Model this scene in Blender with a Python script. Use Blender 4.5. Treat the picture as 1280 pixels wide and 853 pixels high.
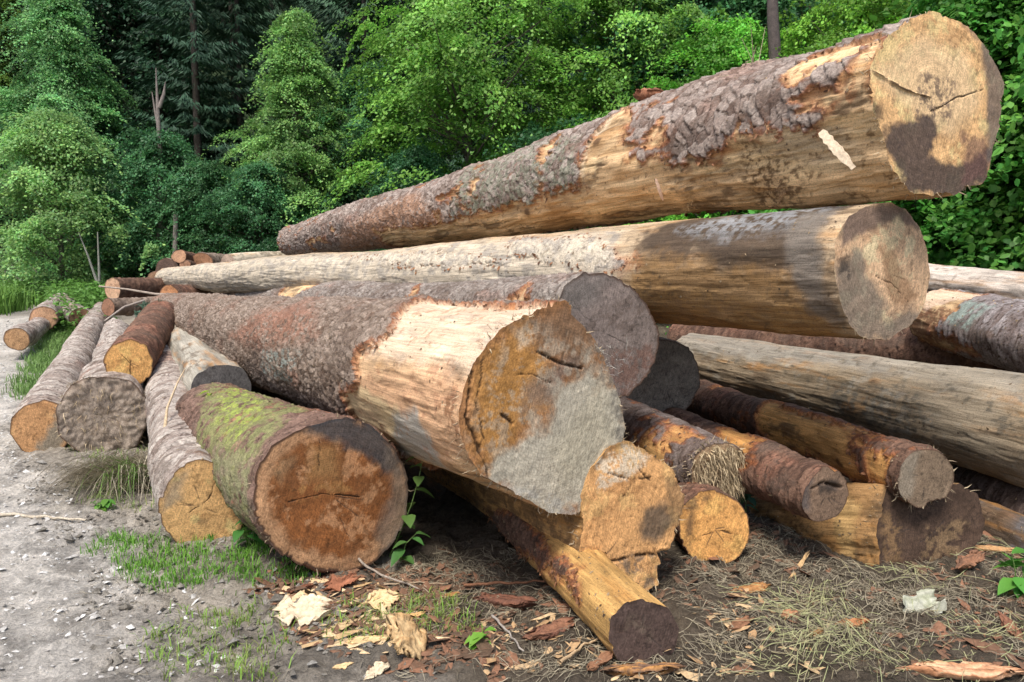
import bpy, math, random
import numpy as np
R = math.radians
# ------------------------------------------------------------------ camera, light, exposure
FPX, HZ, CAMH = 960.0, 335.0, 1.46           # focal length in photo pixels (1280 wide), horizon row, eye height
PSI = math.atan((426.5 - HZ) / FPX)
sc = bpy.context.scene
for o in list(bpy.data.objects): bpy.data.objects.remove(o)
cd = bpy.data.cameras.new("camera"); cam = bpy.data.objects.new("camera", cd)
sc.collection.objects.link(cam); sc.camera = cam
cd.sensor_width = 36; cd.lens = 36 * FPX / 1280; cd.clip_start = .05; cd.clip_end = 2000
cam.location = (0, 0, CAMH); cam.rotation_euler = (math.pi / 2 - PSI, 0, 0)
SUN_EL, SUN_AZ = R(60), R(198)               # azimuth clockwise from +Y: light from behind the camera, a little left
w = bpy.data.worlds.new("World"); sc.world = w; w.use_nodes = True
nt = w.node_tree; bg = nt.nodes["Background"]
sky = nt.nodes.new("ShaderNodeTexSky"); sky.sky_type = 'NISHITA'; sky.sun_disc = False
sky.sun_elevation = SUN_EL; sky.sun_rotation = SUN_AZ; sky.air_density = 1.0; sky.dust_density = 3.0; sky.ozone_density = 1.0
nt.links.new(sky.outputs[0], bg.inputs[0]); bg.inputs[1].default_value = 0.13
ld = bpy.data.lights.new("sun", 'SUN'); ld.energy = 3.0; ld.angle = R(16); ld.color = (1, .955, .89)
sun = bpy.data.objects.new("sun", ld); sc.collection.objects.link(sun)
sun.rotation_euler = (math.pi / 2 - SUN_EL, 0, -SUN_AZ + math.pi)
sun.location = (0, 0, 30)
sc.view_settings.view_transform = 'Standard'; sc.view_settings.look = 'None'
sc.view_settings.gamma = 1; sc.view_settings.exposure = 0.6; sc.view_settings.use_curve_mapping = False
sc.render.engine = 'CYCLES'; sc.cycles.use_denoising = True
sc.cycles.max_bounces = 6; sc.cycles.diffuse_bounces = 3; sc.cycles.transmission_bounces = 3; sc.cycles.glossy_bounces = 2
sc.cycles.use_adaptive_sampling = True; sc.cycles.adaptive_threshold = .02
# ------------------------------------------------------------------ projection maths (photo pixel -> place in the world)
CS, SN = math.cos(PSI), math.sin(PSI)
CAM = np.array([0, 0, CAMH])
def ray(u, v):
    cx, cy = (u - 640) / FPX, (426.5 - v) / FPX
    return np.array([cx, CS + SN * cy, -SN + CS * cy])
def P(u, v, Y):
    d = ray(u, v); return CAM + d * (Y / d[1])
def smooth(a, b, x):
    t = np.clip((x - a) / (b - a), 0, 1); return t * t * (3 - 2 * t)
# ------------------------------------------------------------------ noise
_T = np.random.RandomState(7).rand(64 ** 3).astype(np.float32)
def vnoise(p):
    i = np.floor(p).astype(np.int64); f = (p - i).astype(np.float32); f = f * f * f * (f * (f * 6 - 15) + 10)
    i0 = i & 63; i1 = (i + 1) & 63
    x0, x1 = i0[:, 0] * 4096, i1[:, 0] * 4096; y0, y1 = i0[:, 1] * 64, i1[:, 1] * 64; z0, z1 = i0[:, 2], i1[:, 2]
    fx, fy, fz = f[:, 0], f[:, 1], f[:, 2]
    a = _T[x0 + y0 + z0] * (1 - fx) + _T[x1 + y0 + z0] * fx
    b = _T[x0 + y1 + z0] * (1 - fx) + _T[x1 + y1 + z0] * fx
    c = _T[x0 + y0 + z1] * (1 - fx) + _T[x1 + y0 + z1] * fx
    d = _T[x0 + y1 + z1] * (1 - fx) + _T[x1 + y1 + z1] * fx
    a = a * (1 - fy) + b * fy; c = c * (1 - fy) + d * fy
    return (a * (1 - fz) + c * fz) * 2 - 1
_RM = np.array([[.8, .6, 0], [-.48, .64, .6], [.36, -.48, .8]])
def fbm(p, octv=4, gain=.5, off=0.):
    p = np.asarray(p, float) + off * 17.31; r = np.zeros(len(p), np.float32); a = 1.; t = 0.
    for k in range(octv):
        r += a * vnoise(p); t += a; a *= gain; p = (p @ _RM) * 2.03 + 5.7
    return r / t
def worley(a, b, nb, seed):
    """cells in (a, b), periodic in b with nb cells: F1, F2, random id, offset a, offset b"""
    ia, ib = np.floor(a).astype(np.int64), np.floor(b).astype(np.int64)
    F1 = np.full(len(a), 9., np.float32); F2 = F1.copy(); idr = np.zeros_like(F1); oa = np.zeros_like(F1); ob = np.zeros_like(F1)
    for da in (-1, 0, 1):
        for db in (-1, 0, 1):
            ca, cb = ia + da, ib + db
            h = ((ca & 255) * 733 + (cb % nb) * 3571 + seed * 7919) % (64 ** 3 - 3)
            pa = ca + _T[h] * .9 + .05 - a; pb = cb + _T[h + 1] * .9 + .05 - b
            d = np.sqrt(pa * pa + pb * pb)
            m = d < F1
            F2 = np.where(m, F1, np.minimum(F2, d)); F1 = np.where(m, d, F1)
            idr = np.where(m, _T[h + 2], idr); oa = np.where(m, -pa, oa); ob = np.where(m, -pb, ob)
    return F1, F2, idr, oa, ob
def polydist(X, poly):
    """signed distance (negative inside) of points X (N,2) to a polygon"""
    poly = np.asarray(poly, float); n = len(poly); d2 = np.full(len(X), 1e9); ins = np.zeros(len(X), bool)
    for i in range(n):
        a, b = poly[i], poly[(i + 1) % n]; e = b - a; wv = X - a
        t = np.clip((wv @ e) / max(e @ e, 1e-12), 0, 1); q = wv - t[:, None] * e
        d2 = np.minimum(d2, (q * q).sum(1))
        c = ((a[1] > X[:, 1]) != (b[1] > X[:, 1]))
        xi = a[0] + (X[:, 1] - a[1]) * (e[0] / (e[1] if abs(e[1]) > 1e-12 else 1e-12))
        ins ^= (c & (X[:, 0] < xi))
    d = np.sqrt(d2); return np.where(ins, -d, d)
def linedist(X, line):
    line = np.asarray(line, float); d2 = np.full(len(X), 1e9)
    for i in range(len(line) - 1):
        a, b = line[i], line[i + 1]; e = b - a; wv = X - a
        t = np.clip((wv @ e) / max(e @ e, 1e-12), 0, 1); q = wv - t[:, None] * e
        d2 = np.minimum(d2, (q * q).sum(1))
    return np.sqrt(d2)
# ------------------------------------------------------------------ object helpers
def mesh(name, V, F, mat, parent=None, attrs=None, smoothf=True, loc=(0, 0, 0)):
    V = np.asarray(V, np.float32); me = bpy.data.meshes.new(name)
    if isinstance(F, np.ndarray):
        k = F.shape[1]; nf = len(F); idx = F.ravel(); ls = np.arange(0, nf * k, k)
    else:
        idx = np.array([i for f in F for i in f]); ls = np.cumsum([0] + [len(f) for f in F[:-1]]); nf = len(F)
    me.vertices.add(len(V)); me.vertices.foreach_set("co", V.ravel())
    me.loops.add(len(idx)); me.loops.foreach_set("vertex_index", idx.astype(np.int32))
    me.polygons.add(nf); me.polygons.foreach_set("loop_start", ls.astype(np.int32))
    me.polygons.foreach_set("use_smooth", np.full(nf, smoothf, bool))
    for k, a in (attrs or {}).items():
        a = np.asarray(a, np.float32)
        if a.ndim == 2 and a.shape[1] == 3 and k == 'Col':
            at = me.attributes.new(k, 'FLOAT_COLOR', 'POINT'); at.data.foreach_set("color", np.c_[a, np.ones(len(a))].astype(np.float32).ravel())
        elif a.ndim == 2:
            at = me.attributes.new(k, 'FLOAT_VECTOR', 'POINT'); at.data.foreach_set("vector", a.ravel())
        else:
            at = me.attributes.new(k, 'FLOAT', 'POINT'); at.data.foreach_set("value", a)
    me.update(calc_edges=True)
    me.materials.append(mat)
    o = bpy.data.objects.new(name, me); sc.collection.objects.link(o); o.parent = parent; o.location = loc
    return o
def tag(o, label=None, cat=None, group=None, kind=None):
    if label: o['label'] = label
    if cat: o['category'] = cat
    if group: o['group'] = group
    if kind: o['kind'] = kind
    return o
def empty(name, loc, label, cat, group=None):
    o = bpy.data.objects.new(name, None); sc.collection.objects.link(o); o.location = tuple(float(c) for c in loc); o.empty_display_size = .1
    return tag(o, label, cat, group)
def submesh(V, F, keep, attrs):
    F2 = F[keep]; used = np.unique(F2); mp = np.full(len(V), -1); mp[used] = np.arange(len(used))
    return V[used], mp[F2], {k: a[used] for k, a in attrs.items()}
# ------------------------------------------------------------------ materials
def newmat(name, rough=.85):
    m = bpy.data.materials.new(name); m.use_nodes = True; t = m.node_tree; b = t.nodes["Principled BSDF"]
    b.inputs["Roughness"].default_value = rough; b.inputs["Specular IOR Level"].default_value = .22
    return m, t, b
def N(t, typ, **kw):
    n = t.nodes.new(typ)
    for k, v in kw.items(): setattr(n, k, v)
    return n
def noise_node(t, vec, scale, detail=4, rough=.6, dist=0):
    n = N(t, "ShaderNodeTexNoise"); n.inputs["Scale"].default_value = scale; n.inputs["Detail"].default_value = detail
    n.inputs["Roughness"].default_value = rough; n.inputs["Distortion"].default_value = dist
    if vec is not None: t.links.new(vec, n.inputs["Vector"])
    return n.outputs["Fac"]
def maprange(t, v, a, b, c, d):
    n = N(t, "ShaderNodeMapRange"); t.links.new(v, n.inputs[0])
    for i, x in enumerate((a, b, c, d)): n.inputs[i + 1].default_value = x
    return n.outputs[0]
def mathn(t, op, a, b=None):
    n = N(t, "ShaderNodeMath", operation=op)
    for i, x in enumerate((a, b)):
        if x is None: continue
        if hasattr(x, 'is_output'): t.links.new(x, n.inputs[i])
        else: n.inputs[i].default_value = x
    return n.outputs[0]
def mult_col(t, col, fac):
    n = N(t, "ShaderNodeVectorMath", operation='SCALE'); t.links.new(col, n.inputs[0]); t.links.new(fac, n.inputs["Scale"]); return n.outputs[0]
def attr(t, name, out="Color"):
    n = N(t, "ShaderNodeAttribute"); n.attribute_name = name; return n.outputs[out]
def scaled(t, vec, s):
    n = N(t, "ShaderNodeVectorMath", operation='MULTIPLY'); t.links.new(vec, n.inputs[0]); n.inputs[1].default_value = s; return n.outputs[0]
def bump(t, b, h, strength, dist):
    n = N(t, "ShaderNodeBump"); n.inputs["Strength"].default_value = strength; n.inputs["Distance"].default_value = dist
    t.links.new(h, n.inputs["Height"]); t.links.new(n.outputs[0], b.inputs["Normal"]); return n
def col_mat(name, rough, gen, bstr, bdist):
    """material reading its colour from the Col attribute, broken up by fine procedural noise"""
    m, t, b = newmat(name, rough); tc = N(t, "ShaderNodeTexCoord").outputs["Object"]
    fac, hgt = gen(t, tc)
    t.links.new(mult_col(t, attr(t, 'Col'), fac), b.inputs["Base Color"])
    bump(t, b, hgt, bstr, bdist); return m
def g_bark(t, tc):
    a = noise_node(t, tc, 90, 6, .7); c = noise_node(t, tc, 17, 5, .7)
    f = mathn(t, 'MULTIPLY', maprange(t, a, .25, .75, .5, 1.5), maprange(t, c, .3, .7, .72, 1.3)); return f, mathn(t, 'ADD', a, c)
def g_wood(t, tc):
    uv = attr(t, 'uvs', 'Vector')
    a = noise_node(t, scaled(t, uv, (5, 95, 1)), 1, 6, .7, .3); c = noise_node(t, scaled(t, uv, (2.2, 14, 1)), 1, 5, .65, .6); e = noise_node(t, tc, 130, 4, .75)
    f = mathn(t, 'MULTIPLY', maprange(t, a, .3, .7, .62, 1.25), maprange(t, c, .3, .7, .7, 1.22)); f = mathn(t, 'MULTIPLY', f, maprange(t, e, .36, .5, .62, 1.04))
    return f, mathn(t, 'ADD', mathn(t, 'ADD', a, c), mathn(t, 'MULTIPLY', e, .6))
def g_cut(t, tc):
    rr = attr(t, 'ring', 'Fac'); wv = mathn(t, 'SINE', mathn(t, 'MULTIPLY', rr, 6.283 * 95)); w2 = mathn(t, 'SINE', mathn(t, 'MULTIPLY', rr, 6.283 * 31))
    e = noise_node(t, tc, 110, 5, .75); c = noise_node(t, tc, 14, 8, .75)
    sw = noise_node(t, scaled(t, attr(t, 'uvs', 'Vector'), (6, 160, 1)), 1, 3, .6)
    f = mathn(t, 'MULTIPLY', maprange(t, mathn(t, 'ADD', wv, w2), -2, 2, .86, 1.07), maprange(t, e, .3, .62, .5, 1.15))
    f = mathn(t, 'MULTIPLY', f, maprange(t, c, .3, .7, .68, 1.22)); f = mathn(t, 'MULTIPLY', f, maprange(t, sw, .35, .65, .82, 1.1))
    return f, mathn(t, 'ADD', mathn(t, 'MULTIPLY', e, 1.), mathn(t, 'MULTIPLY', sw, .8))
def g_soil(t, tc):
    a = noise_node(t, tc, 55, 8, .75); c = noise_node(t, tc, 7, 6, .7)
    f = mathn(t, 'MULTIPLY', maprange(t, a, .3, .7, .55, 1.4), maprange(t, c, .3, .7, .75, 1.25)); return f, mathn(t, 'ADD', a, c)
M_BARK = col_mat("bark", .88, g_bark, .8, .012)
M_WOOD = col_mat("bare wood", .68, g_wood, .6, .006)
M_CUT = col_mat("sawn wood", .75, g_cut, .42, .005)
M_SOIL = col_mat("soil", .95, g_soil, 1.0, .03)
def g_plain(t, tc):
    a = noise_node(t, tc, 60, 5, .65); return maprange(t, a, .3, .7, .7, 1.25), a
M_PIECE = col_mat("split wood", .8, g_plain, .6, .008)
def leaf_mat(name, trans=.42, rough=.5, spec=.3):
    m, t, b = newmat(name, rough); b.inputs["Specular IOR Level"].default_value = spec
    c = attr(t, 'Col'); oi = N(t, "ShaderNodeObjectInfo").outputs["Random"]
    g = N(t, "ShaderNodeNewGeometry").outputs["Random Per Island"]
    hs = N(t, "ShaderNodeHueSaturation"); t.links.new(c, hs.inputs["Color"])
    t.links.new(maprange(t, oi, 0, 1, .485, .515), hs.inputs["Hue"]); t.links.new(maprange(t, g, 0, 1, .78, 1.22), hs.inputs["Value"])
    t.links.new(hs.outputs[0], b.inputs["Base Color"])
    tr = N(t, "ShaderNodeBsdfTranslucent"); t.links.new(hs.outputs[0], tr.inputs[0])
    mx = N(t, "ShaderNodeMixShader"); mx.inputs[0].default_value = trans; t.links.new(b.outputs[0], mx.inputs[1]); t.links.new(tr.outputs[0], mx.inputs[2])
    t.links.new(mx.outputs[0], t.nodes["Material Output"].inputs[0]); return m
M_LEAF = leaf_mat("leaves"); M_NEEDLE = leaf_mat("needles", .1, .6); M_GRASS = leaf_mat("grass blades", .3, .6); M_STRAW = leaf_mat("dry grass", .15, .7)
# ------------------------------------------------------------------ terrain
def terr(x, y):
    x = np.asarray(x, float); y = np.asarray(y, float)
    z = .7 * smooth(5.5, 15, y)
    z = z + .6 * np.maximum(y - 20, 0) * smooth(20, 30, y) * .9
    z = z - .0 * x
    return z
def G(u, v):
    """point of the terrain seen at a photo pixel"""
    d = ray(u, max(v, 348)); ys = np.geomspace(1.2, 60, 1500) / d[1]; pts = CAM + d * ys[:, None]
    k = int(np.argmax(pts[:, 2] <= terr(pts[:, 0], pts[:, 1]))); p = pts[k]
    return np.array([p[0], p[1], float(terr(p[0], p[1]))])
def Gp(pts): return [tuple(G(u, v)[:2]) for u, v in pts]
def lumps(x, y, road):
    p = np.c_[x, y, np.zeros(len(x))]
    a = fbm(p * 1.3, 4, .5, 1) * .035 + fbm(p * 6, 5, .62, 2) * .06 * (1 - .55 * road) + np.abs(fbm(p * 17, 4, .65, 3)) * .03
    return a
# ------------------------------------------------------------------ the ground
def axis_pts(lo, hi, step, far_lo, far_hi):
    mid = list(np.arange(lo, hi, step)); a, s = lo, step
    left = []
    while a > far_lo: s *= 1.12; a -= s; left.append(a)
    b, s, right = mid[-1], step, []
    while b < far_hi: s *= 1.12; b += s; right.append(b)
    return np.array(left[::-1] + mid + right)
gx = axis_pts(-4.6, 3.6, .0165, -140, 140); gy = axis_pts(1.7, 7.2, .0165, -60, 170)
GX, GY = np.meshgrid(gx, gy); nx, ny = len(gx), len(gy); X = GX.ravel(); Y = GY.ravel(); XY = np.c_[X, Y]
ROADP = Gp([(38, 386), (20, 388), (95, 440), (60, 470), (25, 520), (15, 575), (95, 640), (130, 690), (150, 760), (235, 850)]) + [(-1.25, 1.6), (-1.2, -3), (-30, -3), (-30, 6), (-16, 14.5)]
LITTER_SHADE_P = Gp([(470, 700), (330, 690), (400, 730), (500, 770), (560, 850)]) + [(-.2, 1.2), (0, -2), (14, -2), (14, 30), (-1.6, 30), (-2, 8)]  # litter in front; carried back under the pile as painted shade for the gaps
q3 = np.c_[X, Y, 0 * X]
wob = fbm(q3 * 2.2, 4, .55, 4) * .35
dR = polydist(XY, ROADP) + wob * .9; road = smooth(.22, -.25, dR)
dL = polydist(XY, LITTER_SHADE_P) + wob * .7; litter_shade = smooth(.3, -.3, dL)
Zg = terr(X, Y) + lumps(X, Y, road) * np.clip(1.6 - np.maximum(Y - 8, 0) * .05, .5, 1)
c_road = np.array([.54, .50, .445]); c_mud = np.array([.35, .31, .255]); c_litter_shade = np.array([.105, .083, .060]); c_for = np.array([.03, .05, .02])
n1 = fbm(q3 * 5, 5, .6, 8)[:, None]; n2 = fbm(q3 * 22, 4, .6, 9)[:, None]
C = c_mud * (1 - road[:, None]) + c_road * road[:, None]
dk = smooth(.05, .3, n1 + .5 * n2); C = C * (1 - .45 * dk * (1 - .25 * road[:, None])); lt = smooth(.0, .35, -n1)
C = C * (1 + .3 * lt)
C = C * (1 - litter_shade[:, None]) + c_litter_shade * litter_shade[:, None] * (1 + .5 * n1 + .5 * n2)
forest = smooth(14.5, 17, Y + wob * 3)[:, None] * (1 - road[:, None]); C = C * (1 - forest) + c_for * forest
gi = np.arange((ny - 1) * (nx - 1)); r0 = gi // (nx - 1); c0 = gi % (nx - 1); a0 = r0 * nx + c0
GF = np.c_[a0, a0 + 1, a0 + nx + 1, a0 + nx]
gr = mesh("ground", np.c_[X, Y, Zg], GF, M_SOIL, None, {'Col': np.clip(C, .01, 1)}); tag(gr, "pale gravel and mud ground running up to a wooded slope", "ground", kind="structure")
def gz(x, y):
    x = np.atleast_1d(np.asarray(x, float)); y = np.atleast_1d(np.asarray(y, float))
    ix = np.clip(np.searchsorted(gx, x) - 1, 0, nx - 2); iy = np.clip(np.searchsorted(gy, y) - 1, 0, ny - 2)
    fx = (x - gx[ix]) / (gx[ix + 1] - gx[ix]); fy = (y - gy[iy]) / (gy[iy + 1] - gy[iy]); Zm = Zg.reshape(ny, nx)
    return (Zm[iy, ix] * (1 - fx) + Zm[iy, ix + 1] * fx) * (1 - fy) + (Zm[iy + 1, ix] * (1 - fx) + Zm[iy + 1, ix + 1] * fx) * fy
# ------------------------------------------------------------------ logs
WOODC = np.array([.62, .43, .24]); RED = np.array([.24, .085, .035])
def c3(*a): return np.array(a, float)
MUD = c3(.36, .33, .27); DARK = c3(.035, .03, .028); GREY = c3(.30, .27, .24); WHITE = c3(.85, .76, .62); ORANGE = c3(.55, .27, .08); BROWN = c3(.22, .11, .05); MOSS = c3(.16, .21, .05)
def paint(col, X2, X3, poly, color, soft=.02, amp=.03, freq=14, k=1., brk=None, seed=0, stretch=None):
    d = polydist(X2, poly)
    near = d < (soft + amp * 1.3 + .02)
    if not near.any(): return col
    q = X3[near]
    if stretch is not None: q = np.c_[X2[near] * stretch, 0 * X2[near][:, :1]] / max(freq, 1e-6) * 1.
    m = smooth(soft, -soft, d[near] + amp * fbm(q * freq, 4, .6, seed + 3.3)) * k
    if brk is not None: m = m * smooth(brk - .12, brk + .12, fbm(X3[near] * freq * 2.2, 5, .65, seed + 9.1))
    col[near] = col[near] * (1 - m[:, None]) + np.asarray(color) * m[:, None]
    return col
def make_log(label, c0, Y0, c1, Y1, r0=None, r1=.2, outline=None, blend=1.2, yaw=0, tiltf=0, bark=1., style='scaly', cell=.04, bh=.006,
             thick=.014, flip=(), flips=(), chips=.0, barkcol=(c3(.33, .29, .265), c3(.17, .135, .115)), red=.2, woodcol=WOODC, paints=(), facecol=c3(.5, .31, .14),
             heart=None, fpaints=(), cracks=(), frough=.004, crook=.03, res=1.5, name='spruce_log', cat='log', group=None, fibre=0, ffib=0, dirt=.75, ker=25, rag=1., debris=260, lump=.012, fareend=True, facevar=.2, seed=None, flare=0.):
    make_log.n += 1; sd = seed if seed is not None else make_log.n
    rng = np.random.RandomState(sd + 40); facecol = facecol * c3(1, .925, .95)
    P0, P1 = P(*c0, Y0), P(*c1, Y1); L = np.linalg.norm(P1 - P0); ax = (P1 - P0) / L
    e1 = np.cross([0, 0, 1], -ax); e1 /= np.linalg.norm(e1); e2 = np.cross(-ax, e1)
    nf = -ax * math.cos(R(yaw)) * math.cos(R(tiltf)) + e1 * math.sin(R(yaw)) + e2 * math.sin(R(tiltf)); nf /= np.linalg.norm(nf)
    def fpx(u, v):     # pixel -> face plane (x, y)
        d = ray(u, v); t = ((P0 - CAM) @ nf) / (d @ nf); q = CAM + d * t - P0; return (q @ e1, q @ e2)
    ths = np.linspace(0, 2 * np.pi, 721)
    if outline:
        o = np.array([fpx(u, v) for u, v in outline]); o = np.vstack([o, o[:1]])
        dn = np.vstack([o[i] + (o[i + 1] - o[i]) * t for i in range(len(o) - 1) for t in np.linspace(0, 1, 12, endpoint=False)])
        th = np.arctan2(dn[:, 1], dn[:, 0]) % (2 * np.pi); rr = np.hypot(dn[:, 0], dn[:, 1]); k = np.argsort(th)
        th, rr = th[k], rr[k]; ro = np.interp(ths, np.r_[th - 2 * np.pi, th, th + 2 * np.pi], np.r_[rr, rr, rr])
        ker = np.hanning(ker); ker /= ker.sum(); ro = np.convolve(np.r_[ro[-41:-1], ro, ro[1:41]], ker, 'same')[40:-40]
        if r0 is None: r0 = ro.mean() * .97
        make_log.info.append((label[:30], 'mean r %.2f  w %.2f h %.2f len %.1f' % (ro.mean(), np.ptp(o[:, 0]), np.ptp(o[:, 1]), L), P0.round(2), P1.round(2)))
    else:
        ro = r0 * (1 + .035 * np.sin(2 * ths + rng.rand() * 6) + .02 * np.sin(3 * ths + rng.rand() * 6) + .012 * np.sin(7 * ths + rng.rand() * 6)); ro[-1] = ro[0]
        make_log.info.append((label[:30], 'r %.2f len %.1f' % (r0, L), P0.round(2), P1.round(2)))
    def rbody(s): return r0 + (r1 - r0) * np.clip(s / L, 0, 1) + flare * np.exp(-np.maximum(s, 0) / .35)
    def bpx(u, v):     # pixel -> body (s, arc)
        d = ray(u, v); r_ = r0
        for _ in range(6):
            o_ = CAM - P0; dp = d - ax * (d @ ax); op = o_ - ax * (o_ @ ax); a = dp @ dp; b = 2 * dp @ op; c = op @ op - r_ * r_; D = b * b - 4 * a * c
            t = (-b - math.sqrt(D)) / (2 * a) if D > 0 else -b / (2 * a)
            q = o_ + d * t; s = q @ ax; r_ = float(rbody(s))
        th = math.atan2(q @ e2, q @ e1); th = (th - R(-80)) % (2 * np.pi) + R(-80)
        return (s, th * r0)
    # grid
    px = res / (FPX * .8)
    ss = [0.]
    while ss[-1] < L:
        yy = max(P0[1] + ax[1] * ss[-1], 2.); ss.append(ss[-1] + max(.005, px * yy * 1.15))
    ss = np.array(ss); ss[-1] = L; ns = len(ss)
    nt_ = int(np.clip(2 * np.pi * r0 / max(.005, px * max(min(Y0, Y1), 2)), 40, 420))
    th = np.linspace(R(-80), R(280), nt_, endpoint=False)
    S, TH = np.meshgrid(ss, th, indexing='ij'); S = S.ravel(); TH = TH.ravel()
    rO = np.interp(TH % (2 * np.pi), ths, ro); rb = rbody(S); wgt = smooth(0, blend, S)
    RR = rO * (1 - wgt) + rb * (1 + .03 * np.sin(2 * TH + sd)) * wgt
    cx, cy = np.cos(TH), np.sin(TH); Q = np.c_[S, cx * r0, cy * r0]
    X2 = np.c_[S, TH * r0]
    RR = RR + lump * fbm(Q * np.array([1.6, 3, 3]), 3, .5, sd) * 1.6
    kn = np.zeros(len(S)); KN = []
    for q_ in range(int(3 + L * 1.6)):
        ks, ka, kr = rng.rand() * L, (rng.rand() * 360 - 80), .016 + .022 * rng.rand(); KN.append((ks, R(ka) * r0, kr)); kd = np.hypot((S - ks) / 1.6, X2[:, 1] - R(ka) * r0); kn += .55 * kr * np.exp(-(kd / (kr * 1.7)) ** 2)
    RR = RR + kn
    # bark relief
    nb = max(6, int(round(2 * np.pi * r0 / cell)))
    w1 = fbm(Q * 14, 3, .5, sd + 6); w2 = fbm(Q * 14, 3, .5, sd + 7)
    if style == 'scaly': ea, eb = 1., .9
    else: ea, eb = 1.5, .42                    # flakes lying across the trunk
    nb2 = max(5, int(nb * eb))
    A = S / cell * ea + w1 * .5; B = (TH / (2 * np.pi) % 1) * nb2 + w2 * .45
    F1, F2, idr, oa, ob = worley(A, B, nb2, sd)
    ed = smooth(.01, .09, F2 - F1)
    nb3 = nb2 * 2 + 1
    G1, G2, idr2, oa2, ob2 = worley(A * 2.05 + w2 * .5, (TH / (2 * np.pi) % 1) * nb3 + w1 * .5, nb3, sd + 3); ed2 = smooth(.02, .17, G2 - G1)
    # bark mask: signed distance, negative = bark
    edn = .035 * fbm(Q * 9, 4, .6, sd + 1) + .006 * fbm(Q * 40, 2, .6, sd + 2) + (idr - .5) * cell * .75 + (idr2 - .5) * cell * .35
    dist = np.full(len(S), -1. if bark else 1.)
    for pl in flip:
        d = polydist(X2, [bpx(*p) for p in pl]) + edn * 1.3
        dist = np.maximum(dist, -d) if bark else np.minimum(dist, d)
    for pl in flips:
        d = polydist(X2, [(a, R(b) * r0) for a, b in pl]) + edn * 1.3
        dist = np.maximum(dist, -d) if bark else np.minimum(dist, d)
    if chips:
        cn = fbm(Q * np.array([2.2, 4.5, 4.5]), 5, .6, sd + 5); lim = .5 - chips
        dist = np.maximum(dist, (cn - lim) * .25)
    bm = smooth(.004, -.010, dist)
    hb = bh * (ed * (.3 + .6 * idr) + 1.9 * (oa * (.4 + idr) + ob * (idr - .5)) * ed + .2 * ed2 * (.3 + idr2)) + bh * .6 * fbm(Q * 6, 3, .5, sd + 8)
    # wood relief
    gq = np.c_[S * 1.3, cx * 9 * r0 * 2.2, cy * 9 * r0 * 2.2]
    wn = fbm(gq, 5, .6, sd + 11); wn2 = fbm(Q * np.array([3, 7, 7]), 4, .55, sd + 12); fl = fbm(np.c_[S * 1.6, cx * 11 * r0, cy * 11 * r0], 4, .6, sd + 16); f1 = smooth(.02, .035, fl); f2 = smooth(-.16, -.145, fl + .06 * wn2); hw = rag * (.006 * wn + .007 * wn2 + .0035 * f1 + .0035 * f2)
    H = hw * (1 - bm) + (thick + hb) * bm
    Rf = RR + H
    # colours
    n_k = fbm(Q * 30, 3, .6, sd + 17)
    cl, cd_ = barkcol; cl = cl * c3(.86, .815, .75); cd_ = cd_ * c3(.85, .78, .71)
    tone = np.clip(-.05 + .75 * idr + .5 * idr2 + .5 * fbm(Q * 3.5, 4, .6, sd + 13), 0, 1)[:, None]
    cb = cd_ * (1 - tone) + cl * tone
    rd = (smooth(.25 - red * .6, .6 - red * .5, fbm(Q * np.array([2.5, 4, 4]), 5, .6, sd + 14)) * min(1, red * 2.2))[:, None]
    cb = cb * (1 - rd) + (c3(.24, .115, .075) * (.5 + .9 * idr2[:, None])) * rd
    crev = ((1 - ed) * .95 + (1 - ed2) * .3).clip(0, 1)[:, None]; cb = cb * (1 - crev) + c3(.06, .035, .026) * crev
    er = smooth(-.035, -.006, dist)[:, None] * .9; cb = cb * (1 - er) + RED * (.6 + .8 * idr2[:, None]) * er
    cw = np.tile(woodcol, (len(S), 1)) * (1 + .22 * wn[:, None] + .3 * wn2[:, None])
    cw = cw * (1 + (.16 * f1 - .14 * (1 - f2))[:, None])
    for ks, ka, kr in KN:
        dk_ = np.hypot((S - ks) / 1.5, X2[:, 1] - ka) + .008 * n_k; m_ = smooth(kr, kr * .5, dk_)[:, None] * .8; halo = (smooth(kr * 2.8, kr, dk_) * .45)[:, None]
        cw = cw * (1 - halo) + c3(.34, .16, .05) * halo; cw = cw * (1 - m_) + c3(.09, .045, .022) * m_
        cb = cb * (1 - m_ * .7) + c3(.13, .07, .04) * m_ * .7
    dn = fbm(np.c_[S * 2.6, cx * 7 * r0, cy * 7 * r0], 6, .68, sd + 18); dm = (smooth(.10, .30, dn + .1 * n_k) * dirt)[:, None]; cw = cw * (1 - dm) + c3(.13, .085, .05) * dm
    fm = (smooth(.16, .22, fbm(np.c_[S * 2.2, cx * 9 * r0, cy * 9 * r0], 5, .6, sd + 19)) * .45)[:, None]; cw = cw * (1 - fm) + np.minimum(woodcol * 1.35, .85) * fm
    db = (smooth(.12, .4, fbm(Q * 5, 6, .68, sd + 22)) * .6)[:, None]; cb = cb * (1 - db) + c3(.12, .085, .065) * db
    st = smooth(.12, .5, fbm(np.c_[S * 2.5, cx * 8 * r0 * 2, cy * 8 * r0 * 2], 4, .6, sd + 15))[:, None] * .55; cw = cw * (1 - st) + ORANGE * .8 * st
    en = (smooth(.05, .0, dist) * (1 - bm))[:, None] * .65; cw = cw * (1 - en) + c3(.34, .13, .05) * en
    col = cw * (1 - bm[:, None]) + cb * bm[:, None]
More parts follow.
